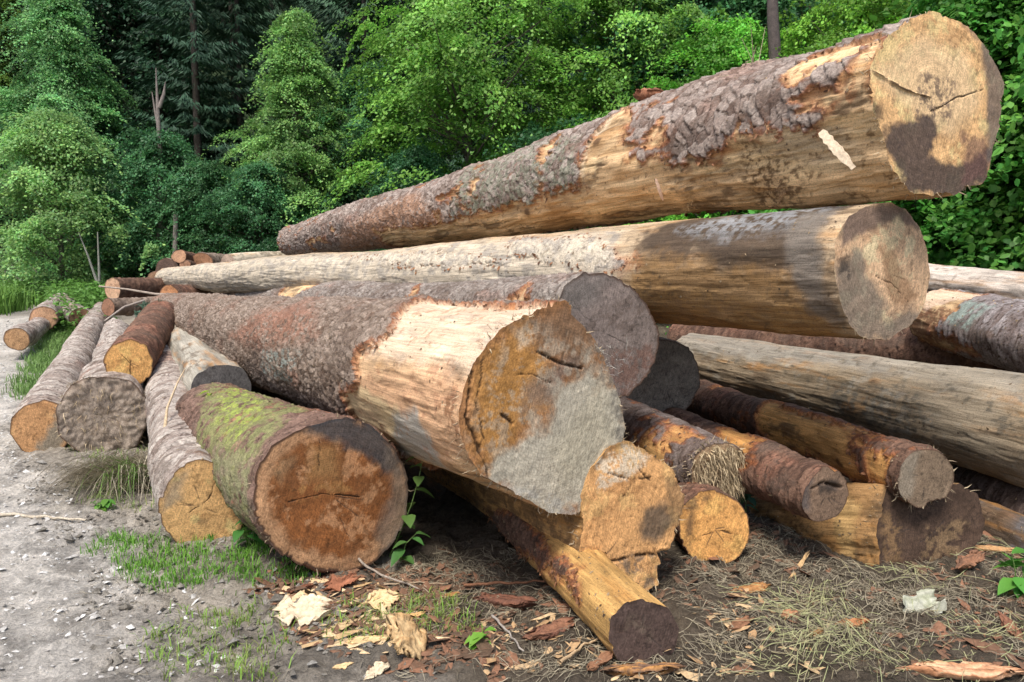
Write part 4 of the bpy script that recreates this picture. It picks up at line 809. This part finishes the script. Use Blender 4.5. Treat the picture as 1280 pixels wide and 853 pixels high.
plant('seedling', 500, 708, "small green herb with drooping leaves at the foot of the leafy stem", 'plant', [([(0, 0, 0), (.03, 0, .1), (.08, 0, .15)], 5, .09)], .1, (.08, .2, .05), 5)
plant('seedling', 602, 812, "bright green rosette in the bark litter in front of the blackened log", 'plant', [([(0, 0, 0), (.01, 0, .05)], 7, .075), ([(0, 0, 0), (-.02, .01, .04)], 5, .06)], .1, (.15, .36, .05), 6)
plant('seedling', 318, 690, "fresh green leafy plant between the honey coloured and the mossy log", 'plant', [([(0, 0, 0), (0, 0, .12), (.02, 0, .2)], 9, .10), ([(0, 0, 0), (-.06, 0, .1)], 6, .09)], .1, (.09, .25, .05), 7)
plant('seedling', 128, 636, "little leafy plant below the dry grass tussock", 'plant', [([(0, 0, 0), (.03, 0, .06)], 8, .07), ([(0, 0, 0), (-.04, 0, .04)], 6, .06)], .1, (.14, .32, .05), 8)
plant('burdock_plant', 1270, 745, "green plant with broad drooping leaves at the lower right border", 'plant', [([(0, 0, 0), (-.01, 0, .1), (-.03, 0, .18)], 5, .15), ([(0, 0, 0), (.04, 0, .12)], 4, .13)], .1, (.10, .30, .05), 9)
plant('seedling', 0, 0, "yellowish green sprig growing where the mossy log meets the black faced one", 'plant', [([(0, 0, 0), (-.03, 0, .1), (-.05, 0, .16)], 9, .06), ([(0, 0, 0), (.05, 0, .08)], 6, .06)], .1, (.25, .36, .04), 10, at=P(272, 520, 4.9))
plant('seedling', 945, 600, "dark leafy sprig in the gap between the frayed and the hollow log end", 'plant', [([(0, 0, 0), (0, 0, .12), (.02, 0, .22)], 10, .08)], .1, (.04, .12, .05), 11, at=P(932, 640, 4.3))
# dry tussock
b = G(125, 612); tz = gz(b[0], b[1])[0]; rg2 = np.random.RandomState(8); root = empty('grass_tussock', (b[0], b[1], tz), "heap of dry grey grass with fresh green blades in front of the muddy log end", 'grass tussock')
def arc_blades(n, rng, c, dirs, L0, hgt, wd, cols, nm, parent, sig=.12):
    Vs, Fs, Cs = [], [], []
    for k in range(n):
        p = c + np.r_[rng.randn(2) * sig, 0]; a = dirs + rng.randn() * .85; L_ = L0 * (.5 + .8 * rng.rand()); h = hgt * (.3 + rng.rand()); sd = np.array([-math.sin(a), math.cos(a), 0]) * wd * .5 + [0, 0, wd * .3]; o = len(Vs)
        for t in (0, .25, .5, .75, 1.):
            m = p + np.array([math.cos(a) * L_ * t, math.sin(a) * L_ * t, h * 4 * t * (1 - t) * .8 + .01]); w_ = 1 - t * .8; Vs += [m - sd * w_, m + sd * w_]
        Fs += [(o + 2 * q, o + 2 * q + 1, o + 2 * q + 3, o + 2 * q + 2) for q in range(4)]; g = rng.rand(); Cs += [np.asarray(cols[0]) * g + np.asarray(cols[1]) * (1 - g)] * 10
    o_ = mesh(nm, np.array(Vs), Fs, M_STRAW, parent, {'Col': np.array(Cs)}, False); o_['kind'] = 'stuff'; return o_
arc_blades(1000, rg2, np.array([.22, .1, 0.02]), 3.3, .40, .17, .007, ((.55, .48, .36), (.16, .13, .09)), 'dry_blades', root)
arc_blades(110, rg2, np.array([.28, .03, .03]), 3.9, .34, .2, .005, ((.20, .36, .06), (.12, .24, .05)), 'green_blades', root, .09)
# ------------------------------------------------------------------ litter, chips and sticks
rg = np.random.RandomState(21)
def strands(n, polys, L0, wd, cols, label, name, seed, lift=.012):
    rng = np.random.RandomState(seed); pts = inpoly(polys, n, rng); n = len(pts)
    clus = fbm(np.c_[pts * 3.2, pts[:, :1] * 0], 3, .5, seed); keep = rng.rand(n) < np.clip(.45 + 1.6 * clus, .05, 1); pts = pts[keep]; n = len(pts)
    a = rng.rand(n) * 6.2832; L_ = L0 * (.3 + 1.2 * rng.rand(n) ** 1.5); cv = rng.randn(n) * .45; k = 5; t = np.linspace(-.5, .5, k)
    A = a[:, None] + cv[:, None] * t; dx = np.cumsum(np.cos(A), 1) * L_[:, None] / k; dy = np.cumsum(np.sin(A), 1) * L_[:, None] / k
    Xs = pts[:, :1] + dx; Ys = pts[:, 1:] + dy; Zs = gz(Xs.ravel(), Ys.ravel()).reshape(Xs.shape) + .003 + lift * rng.rand(n)[:, None] * (1 + np.sin(t * 5)[None] * rng.randn(n)[:, None] * .6)
    w_ = (wd * (.5 + rng.rand(n)))[:, None]; V0 = np.stack([Xs - np.sin(A) * w_, Ys + np.cos(A) * w_, Zs], 2); V1 = np.stack([Xs + np.sin(A) * w_, Ys - np.cos(A) * w_, Zs + .001], 2)
    V = np.stack([V0, V1], 2).reshape(-1, 3); b = (np.arange(n) * 2 * k)[:, None] + 2 * np.arange(k - 1)[None]; b = b.ravel(); F = np.c_[b, b + 1, b + 3, b + 2]
    g = rng.rand(n, 1); c = np.asarray(cols[0]) * g + np.asarray(cols[1]) * (1 - g); c = np.repeat(c, 2 * k, 0); off = V[0].copy()
    return tag(mesh(name, V - off, F, M_STRAW, None, {'Col': c}, False, tuple(off)), label, name.replace('_', ' '), kind='stuff')
RIGHTP = [(470, 735), (560, 700), (640, 690), (860, 700), (940, 640), (1100, 720), (1290, 640), (1300, 853), (520, 853)]
strands(17000, [RIGHTP], .11, .0009, ((.36, .32, .22), (.13, .11, .075)), "matted dry grass over the soil in front of the right logs", 'dry_grass', 31)
strands(2800, [[(960, 740), (1290, 690), (1300, 853), (960, 853)]], .17, .001, ((.33, .36, .17), (.30, .26, .15)), "yellowish hay tangled on the ground at the lower right", 'hay', 32, .04)
strands(1500, [[(10, 560), (200, 570), (330, 700), (500, 760), (480, 853), (150, 853), (60, 700)]], .08, .001, ((.30, .27, .20), (.12, .10, .07)), "scattered dry stalks on the grey mud", 'dry_stalks', 33)
def crumbs(n, polys, size, cols, label, name, seed, flat=.3, mat=None, el=1.8, clus=0):
    rng = np.random.RandomState(seed); pts = inpoly(polys, n, rng)
    if clus: cn = fbm(np.c_[pts * 3, pts[:, :1] * 0], 3, .5, seed + 4); pts = pts[rng.rand(len(pts)) < np.clip(.4 + clus * cn, .03, 1)]
    n = len(pts)
    B = np.array([[1, 0, 0], [.35, .9, .2], [-.6, .7, -.1], [-1, -.1, .15], [-.3, -.9, 0], [.6, -.7, .1], [.1, .1, 1], [0, 0, -.6]])
    Fb = np.array([(0, 1, 6), (1, 2, 6), (2, 3, 6), (3, 4, 6), (4, 5, 6), (5, 0, 6), (1, 0, 7), (2, 1, 7), (3, 2, 7), (4, 3, 7), (5, 4, 7), (0, 5, 7)])
    s = size * np.exp(rng.randn(n) * .5); V = B[None] * (1 + .35 * rng.randn(n, 8, 1)) * np.stack([s * el, s, s * flat], 1)[:, None]
    a = rng.rand(n) * 6.28; tl = rng.randn(n) * .35; x, y, z = V[..., 0], V[..., 1], V[..., 2]; ca, sa = np.cos(a)[:, None], np.sin(a)[:, None]
    z2 = z + x * tl[:, None]; V = np.stack([x * ca - y * sa, x * sa + y * ca, z2], 2); V[..., 0] += pts[:, :1]; V[..., 1] += pts[:, 1:]; V[..., 2] += (gz(pts[:, 0], pts[:, 1]) + s * flat * .5)[:, None]
    F = (Fb[None] + 8 * np.arange(n)[:, None, None]).reshape(-1, 3); g = rng.rand(n, 1); c = np.asarray(cols[0]) * g + np.asarray(cols[1]) * (1 - g); V = V.reshape(-1, 3); off = V[0].copy()
    return tag(mesh(name, V - off, F, mat or M_PIECE, None, {'Col': np.repeat(c, 8, 0)}, False, tuple(off)), label, name.replace('_', ' '), kind='stuff')
ROADQ = [(0, 400), (40, 400), (90, 445), (40, 520), (20, 570), (120, 650), (190, 720), (300, 853), (-60, 853), (-60, 500)]
crumbs(9000, [ROADQ], .006, ((.62, .61, .58), (.36, .34, .31)), "fine pale gravel strewn over the track", 'gravel', 41, .6, el=1.2)
crumbs(130, [ROADQ, [(20, 580), (200, 600), (420, 720), (560, 853), (120, 853)]], .009, ((.50, .475, .43), (.33, .30, .26)), "bigger stones lying on the track and the mud", 'stones', 46, .8, el=1.15, mat=M_SOIL)
crumbs(2500, [[(20, 580), (200, 600), (420, 720), (560, 853), (120, 853)]], .007, ((.38, .35, .30), (.24, .215, .18)), "crumbled mud clods between the track and the logs", 'mud_clods', 42, .8, el=1.1, clus=1.5, mat=M_SOIL)
crumbs(3200, [RIGHTP, [(330, 700), (500, 700), (640, 760), (600, 853), (380, 800)]], .010, ((.24, .12, .07), (.09, .06, .04)), "dark bark crumbs littering the ground in front of the logs", 'bark_crumbs', 43, .22, clus=1.6)
crumbs(420, [[(350, 735), (480, 725), (600, 760), (600, 853), (430, 853)]], .012, ((.68, .52, .32), (.45, .30, .15)), "small pale wood chips in front of the mossy log", 'wood_chips', 44, .2, el=2.2, clus=2)
crumbs(420, [[(600, 760), (760, 800), (1000, 740), (1060, 853), (600, 853)]], .010, ((.58, .42, .24), (.36, .22, .11)), "small wood chips around the blackened log", 'wood_chips', 45, .2, el=2.2, clus=1)
def slab(name, u, v, l, w_, t, rot, col, label, cat, seed, tilt=.1, curl=.1, at=None, col2=None, parent=None, pitch=0., jag=.8):
    """a split or broken piece: ragged outline, ridged faces, real thickness"""
    rng = np.random.RandomState(seed); na, nb = 40, 14; A, B_ = np.meshgrid(np.linspace(-1, 1, na), np.linspace(-1, 1, nb), indexing='ij'); a, b = A.ravel(), B_.ravel()
    e1_ = 1 + jag * fbm(np.c_[a * 3 + seed, 0 * a, 0 * a], 4, .6); wprof = (1 - np.abs(a) ** 3 * (.5 + .4 * rng.rand())) * e1_
    x = a * l / 2 * (1 + jag * .7 * fbm(np.c_[b * 4, 0 * b + seed, 0 * b], 3, .7)); y = b * w_ / 2 * wprof + .1 * w_ * fbm(np.c_[a * 2, 0 * a + 7 + seed, 0 * a], 3)
    rid = fbm(np.c_[a * 1.5, b * 7, 0 * a + seed], 4, .6); bend = curl * l * (b * b * .5 + .3 * a * a) + tilt * x
    x = x * (1 + jag * .35 * np.sign(a) * fbm(np.c_[b * 9, 0 * b + seed + 3, 0 * b], 3, .8) * np.abs(a) ** 3); edge = (1 - np.maximum(np.abs(a), np.abs(b)) ** 6)
    zt = bend + t * (.5 * edge + .5 * rid); zb = bend - t * .5 * edge
    top = np.c_[x, y, zt]; bot = np.c_[x, y, zb - .0006]; V = np.vstack([top, bot]); n = na * nb; F = []
    for i in range(na - 1):
        for j in range(nb - 1):
            q = i * nb + j; F += [(q, q + nb, q + nb + 1, q + 1), (n + q, n + q + 1, n + q + nb + 1, n + q + nb)]
    per = [i * nb for i in range(na)] + [(na - 1) * nb + j for j in range(1, nb)] + [i * nb + nb - 1 for i in range(na - 2, -1, -1)] + [j for j in range(nb - 2, 0, -1)]
    for k in range(len(per)): p, q = per[k], per[(k + 1) % len(per)]; F.append((q, p, n + p, n + q))
    cp, sp = math.cos(pitch), math.sin(pitch); V = V @ np.array([[1, 0, 0], [0, cp, sp], [0, -sp, cp]]); ca, sa = math.cos(rot), math.sin(rot); V = V @ np.array([[ca, sa, 0], [-sa, ca, 0], [0, 0, 1]])
    c = np.asarray(col) * (1 + .45 * np.r_[rid, rid][:, None]); 
    if col2 is not None: m = smooth(-.05, .25, np.r_[rid, rid])[:, None]; c = c * (1 - m) + np.asarray(col2) * m
    if parent is None:
        if at is None: b_ = G(u, v); b_[2] = gz(b_[0], b_[1])[0] - V[:, 2].min() * .75
        else: b_ = at
        o = mesh(name, V, F, M_PIECE, None, {'Col': np.clip(c, .01, .9), }, True, tuple(b_)); tag(o, label, cat)
    else:
        o = mesh(name, V + (at - parent['base']), F, M_PIECE, parent['root'], {'Col': np.clip(c, .01, .9)}, True)
    return o
PW, TN, RB = (.60, .49, .34), (.60, .42, .22), (.27, .11, .06)
slab('wood_splinter', 378, 775, .20, .13, .035, .2, PW, "white splintered piece of wood in the grass left of the other chips", 'wood chip', 1, .05, .2, pitch=.5)
slab('wood_splinter', 505, 818, .13, .17, .05, 1.2, TN, "thick tan split chunk standing nearest in front of the mossy log", 'wood chip', 2, .1, .1, pitch=.9, col2=(.42, .26, .12))
slab('wood_splinter', 478, 756, .15, .10, .015, .4, (.62, .44, .24), "broad light brown flake below the mossy log's end", 'wood chip', 3, .1, .2, pitch=.4)
slab('wood_splinter', 462, 800, .21, .055, .012, .1, TN, "flat narrow tan sliver between the white and the thick chunk", 'wood chip', 4, .05, .05)
slab('wood_splinter', 545, 803, .17, .028, .012, -.1, (.66, .5, .3), "straight pale stick of split wood right of the thick chunk", 'wood chip', 5, 0, 0)
slab('wood_splinter', 470, 838, .11, .06, .015, 1.0, PW, "small whitish splinter at the bottom edge", 'wood chip', 6, .1, .1)
slab('wood_splinter', 427, 829, .075, .035, .01, .3, TN, "little tan chip left of the small whitish splinter", 'wood chip', 7, .1, .1)
slab('wood_splinter', 508, 775, .14, .05, .014, .3, (.55, .33, .14), "orange brown sliver beside the bright grass behind the thick chunk", 'wood chip', 8, .1, .1)
slab('bark_piece', 425, 738, .14, .07, .012, .6, RB, "rust red curled bark piece just below the mossy log's end", 'bark piece', 9, .2, .25, pitch=.5)
slab('bark_piece', 372, 742, .11, .06, .012, .3, (.17, .07, .04), "dark red brown bark scrap left of the curled one", 'bark piece', 10, .1, .2)
slab('bark_piece', 628, 757, .22, .09, .03, -.35, (.20, .085, .05), "long reddish rotten bark lump left of the slim orange log", 'bark piece', 11, .05, .1, col2=(.13, .06, .04))
slab('bark_piece', 690, 800, .20, .10, .03, .5, (.25, .12, .07), "crumbling brown bark heap beside the blackened log end", 'bark piece', 12, .05, .1, col2=(.13, .06, .04))
slab('bark_piece', 665, 830, .2, .04, .012, .5, (.5, .35, .2), "thin tan stick at the left foot of the blackened log end", 'stick', 13, 0, .02)
slab('bark_piece', 800, 846, .24, .05, .03, .05, (.15, .09, .06), "dark strip of bark under the blackened log end", 'bark piece', 14, 0, .05, col2=(.45, .22, .07))
slab('bark_piece', 1065, 790, .12, .06, .018, .1, (.36, .16, .07), "orange brown bark flake alone in the hay", 'bark piece', 15, .1, .2)
slab('bark_piece', 985, 782, .07, .05, .015, .8, (.38, .19, .10), "small reddish chip left of the orange brown flake", 'bark piece', 16, .1, .2)
slab('bark_piece', 1200, 848, .34, .10, .03, -.15, (.66, .40, .24), "big peach coloured bark slab at the bottom right edge", 'bark piece', 17, .02, .08, col2=(.42, .2, .1))
slab('bark_piece', 1262, 800, .05, .13, .02, .3, (.22, .10, .06), "dark upright bark scrap at the right border", 'bark piece', 18, .1, .1, pitch=.6)
slab('bark_piece', 1210, 716, .24, .07, .03, .6, (.28, .14, .08), "reddish brown bark slab leaning by the squared off log end", 'bark piece', 19, .1, .15, pitch=.3, col2=(.15, .08, .05))
slab('wood_splinter', 1235, 690, .34, .045, .02, -.25, (.42, .24, .11), "long brown splinter lying right of the squared off log end", 'wood chip', 20, 0, .03)
slab('wood_splinter', 1000, 712, .22, .022, .01, .9, (.48, .32, .16), "thin upright splinter leaning in the hay left of the squared off log", 'wood chip', 21, .2, 0)
slab('dead_leaf', 1150, 768, .17, .13, .005, .4, (.42, .42, .34), "withered grey green leaf curled up on the hay", 'leaf', 22, .15, .45, pitch=.3, col2=(.30, .31, .22), jag=.35)
for k, (u, v, l, r_, lb) in enumerate([(700, 733, .16, .3, "brown bark scrap beside the stripped part of the slim log"), (560, 745, .1, .2, "small brown bark scrap left of the dark gap"), (750, 842, .12, .8, "pale chip below the slim orange log"), (1020, 800, .07, .4, "dull little bark flake amid the hay below the orange brown flake"), (925, 790, .13, .6, "dark red strip lying right of the blackened end"), (935, 740, .2, .35, "slender brown twig of bark behind the right hay")]):
    slab('bark_piece', u, v, l, l * .35, .015, r_, (.22 + .1 * (k % 2), .11 + .05 * (k % 2), .06), lb, 'bark piece', 50 + k, .1, .15)
def stick(pts, rad, label, col=(.42, .36, .27), name='stick'):
    pp = []
    for u, v, h in pts: g = G(u, v); g[2] = gz(g[0], g[1])[0] + h; pp.append(g)
    pp = np.array(pp); t = np.linspace(0, 1, 12); f = np.c_[[np.interp(t * (len(pp) - 1), range(len(pp)), pp[:, k]) for k in range(3)]].T; f[1:-1] += np.random.RandomState(len(label)).randn(10, 3) * rad * .5
    v_, f_ = tube(f - pp[0], np.linspace(rad, rad * .55, 12), 7); tag(mesh(name, np.array(v_), f_, M_TRUNK, None, {'Col': np.tile(col, (len(v_), 1))}, True, tuple(pp[0])), label, 'stick')
stick([(-20, 647, .02), (50, 650, .02), (108, 656, .02)], .011, "pale straight stick lying on the mud at the left border", (.50, .43, .33))
stick([(436, 706, .08), (455, 722, .03), (490, 733, .02), (530, 742, .015)], .007, "forked grey twig in front of the brown heartwood end", (.33, .28, .23))
stick([(480, 735, .02), (520, 733, .02), (560, 730, .015)], .005, "thin twig running right from the grey one", (.36, .27, .18))
stick([(615, 772, .015), (635, 800, .015), (655, 818, .012)], .006, "short grey twig left of the crumbling bark heap", (.34, .3, .26))
stick([(580, 735, .03), (630, 737, .03), (690, 738, .03)], .008, "reddish brown stick poking under the slim orange log", (.19, .09, .05))
stick([(700, 842, .02), (725, 822, .02), (748, 812, .02)], .007, "tan stick leaning toward the blackened end", (.48, .34, .2))
def airstick(pts, rads, label, col, name='twig'):
    pp = np.array([P(*p) for p in pts]); v_, f_ = tube(pp - pp[0], rads, 6); tag(mesh(name, np.array(v_), f_, M_TRUNK, None, {'Col': np.tile(col, (len(v_), 1))}, True, tuple(pp[0])), label, 'twig')
airstick([(205, 545, 4.75), (209, 510, 4.9), (222, 478, 5.2), (231, 462, 5.3)], [.012, .008, .006, .004], "bleached broken twig sticking up from the grey barked front log", (.55, .42, .27))
airstick([(124, 358, 11.0), (160, 362, 10.8), (195, 368, 10.6), (232, 369, 10.5)], [.012, .014, .018, .022], "long thin dry branch across the far end of the pile", (.33, .27, .22))
airstick([(130, 402, 9.4), (155, 384, 9.8), (180, 376, 10.2)], [.01, .014, .018], "thin slanting branch over the two crosswise logs", (.33, .28, .24))
airstick([(232, 370, 10.2), (270, 371, 10.3), (312, 366, 10.4)], [.03, .035, .03], "short stout branch lying in the hollow left of the long logs", (.26, .2, .17))
# spruce sprig on the pile
p0 = P(188, 398, 8.6); root = empty('spruce_sprig', p0, "green spruce sprig lying over the far end of the left logs", 'sprig'); rgs = np.random.RandomState(4); Pc, D = [], []
tips = [P(u, v, 8.5) - p0 for u, v in ((170, 404), (182, 380), (200, 378), (214, 392), (172, 392))]
bark_mesh('stem', [tube([(0, 0, 0), t_ * .5 + [0, 0, .02], t_], [.008, .006, .003], 5) for t_ in tips], (.12, .09, .06), root)
for t_ in tips:
    for k in range(260): s = rgs.rand() ** .7; Pc.append(t_ * s + rgs.randn(3) * .02); D.append(t_ / np.linalg.norm(t_) + rgs.randn(3) * .6)
Pc, D = np.array(Pc), np.array(D); V, F = leaf_quads(Pc, D, rgs.randn(len(Pc), 3) + [0, 0, .5], np.full(len(Pc), .06), np.full(len(Pc), .009)); mesh('needles', V, F, M_NEEDLE, root, {'Col': np.tile((.10, .19, .13), (len(V), 1))}, False)
# pieces still attached to the logs
def on_log(L_, u, v, lift=0.):
    d = ray(u, v); s, arc = L_['bpx'](u, v); th = arc / L_['r0']; r_ = float(L_['rb'](s)) + lift
    return L_['P0'] + L_['ax'] * s + (L_['e1'] * math.cos(th) + L_['e2'] * math.sin(th)) * r_
def sliver(L_, px, wd, col, name, thick=.006, lift=(.03, .03)):
    A_, B_ = on_log(L_, *px[0], lift[0]), on_log(L_, *px[1], lift[1]); ax = B_ - A_; sv = np.cross(ax, CAM - A_); sv /= np.linalg.norm(sv); nv = np.cross(sv, ax); nv /= np.linalg.norm(nv); rng = np.random.RandomState(int(px[0][0])); n = 14; V = []
    for i in range(n):
        t = i / (n - 1); w_ = wd * (.55 + .45 * math.sin(3.0 * t + .3)) * (1 + .25 * rng.randn() * .5); c_ = A_ + ax * t + nv * .012 * math.sin(t * 3)
        V += [c_ - sv * w_ - nv * thick, c_ + sv * w_ * (1 + .2 * rng.randn()) - nv * thick * .6, c_ + sv * w_ + nv * thick, c_ - sv * w_ * .9 + nv * thick]
    F = [(4 * i + j, 4 * i + (j + 1) % 4, 4 * i + 4 + (j + 1) % 4, 4 * i + 4 + j) for i in range(n - 1) for j in range(4)] + [(3, 2, 1, 0), (4 * n - 4, 4 * n - 3, 4 * n - 2, 4 * n - 1)]
    V = np.array(V); mesh(name, V - L_['base'], F, M_PIECE, L_['root'], {'Col': np.tile(col, (len(V), 1))}, False)
sliver(LT, [(1028, 164), (1072, 205)], .022, (.72, .58, .42), 'splinter', lift=(.01, .035))
sliver(LT, [(823, 222), (832, 246)], .01, (.75, .52, .38), 'splinter', lift=(.02, .03))
slab('loose_bark', 0, 0, .17, .11, .04, 2.5, (.22, .09, .05), None, None, 61, .1, .3, at=on_log(LT, 812, 125, .05), parent=LT, col2=(.35, .16, .09), pitch=.3)
def roots(L_, u, v, n, ln, col, name, seed, wd=.003):
    rng = np.random.RandomState(seed); c_ = on_log(L_, u, v, .0); out = c_ - (L_['P0'] + L_['ax'] * ((c_ - L_['P0']) @ L_['ax'])); out /= np.linalg.norm(out); ps = []
    for k in range(n):
        b_ = c_ + rng.randn(3) * .025; d = out + rng.randn(3) * .55; m = b_ + d * ln * .5 * rng.rand(); e = m + (d * .4 + rng.randn(3) * .5) * ln; ps.append(tube([b_ - L_['base'], m - L_['base'], e - L_['base']], [wd, wd * .8, wd * .3], 4))
    o = bark_mesh(name, ps, col, L_['root']); o['kind'] = 'stuff'
roots(LT, 936, 80, 9, .13, (.42, .36, .24), 'rootlets', 3, .004); roots(LT, 975, 232, 26, .06, (.20, .12, .07), 'rootlets', 4, .0015); roots(LT, 868, 250, 26, .06, (.42, .27, .13), 'rootlets', 5, .0015)
roots(LA, 768, 450, 26, .018, (.45, .42, .36), 'rootlets', 6, .001)
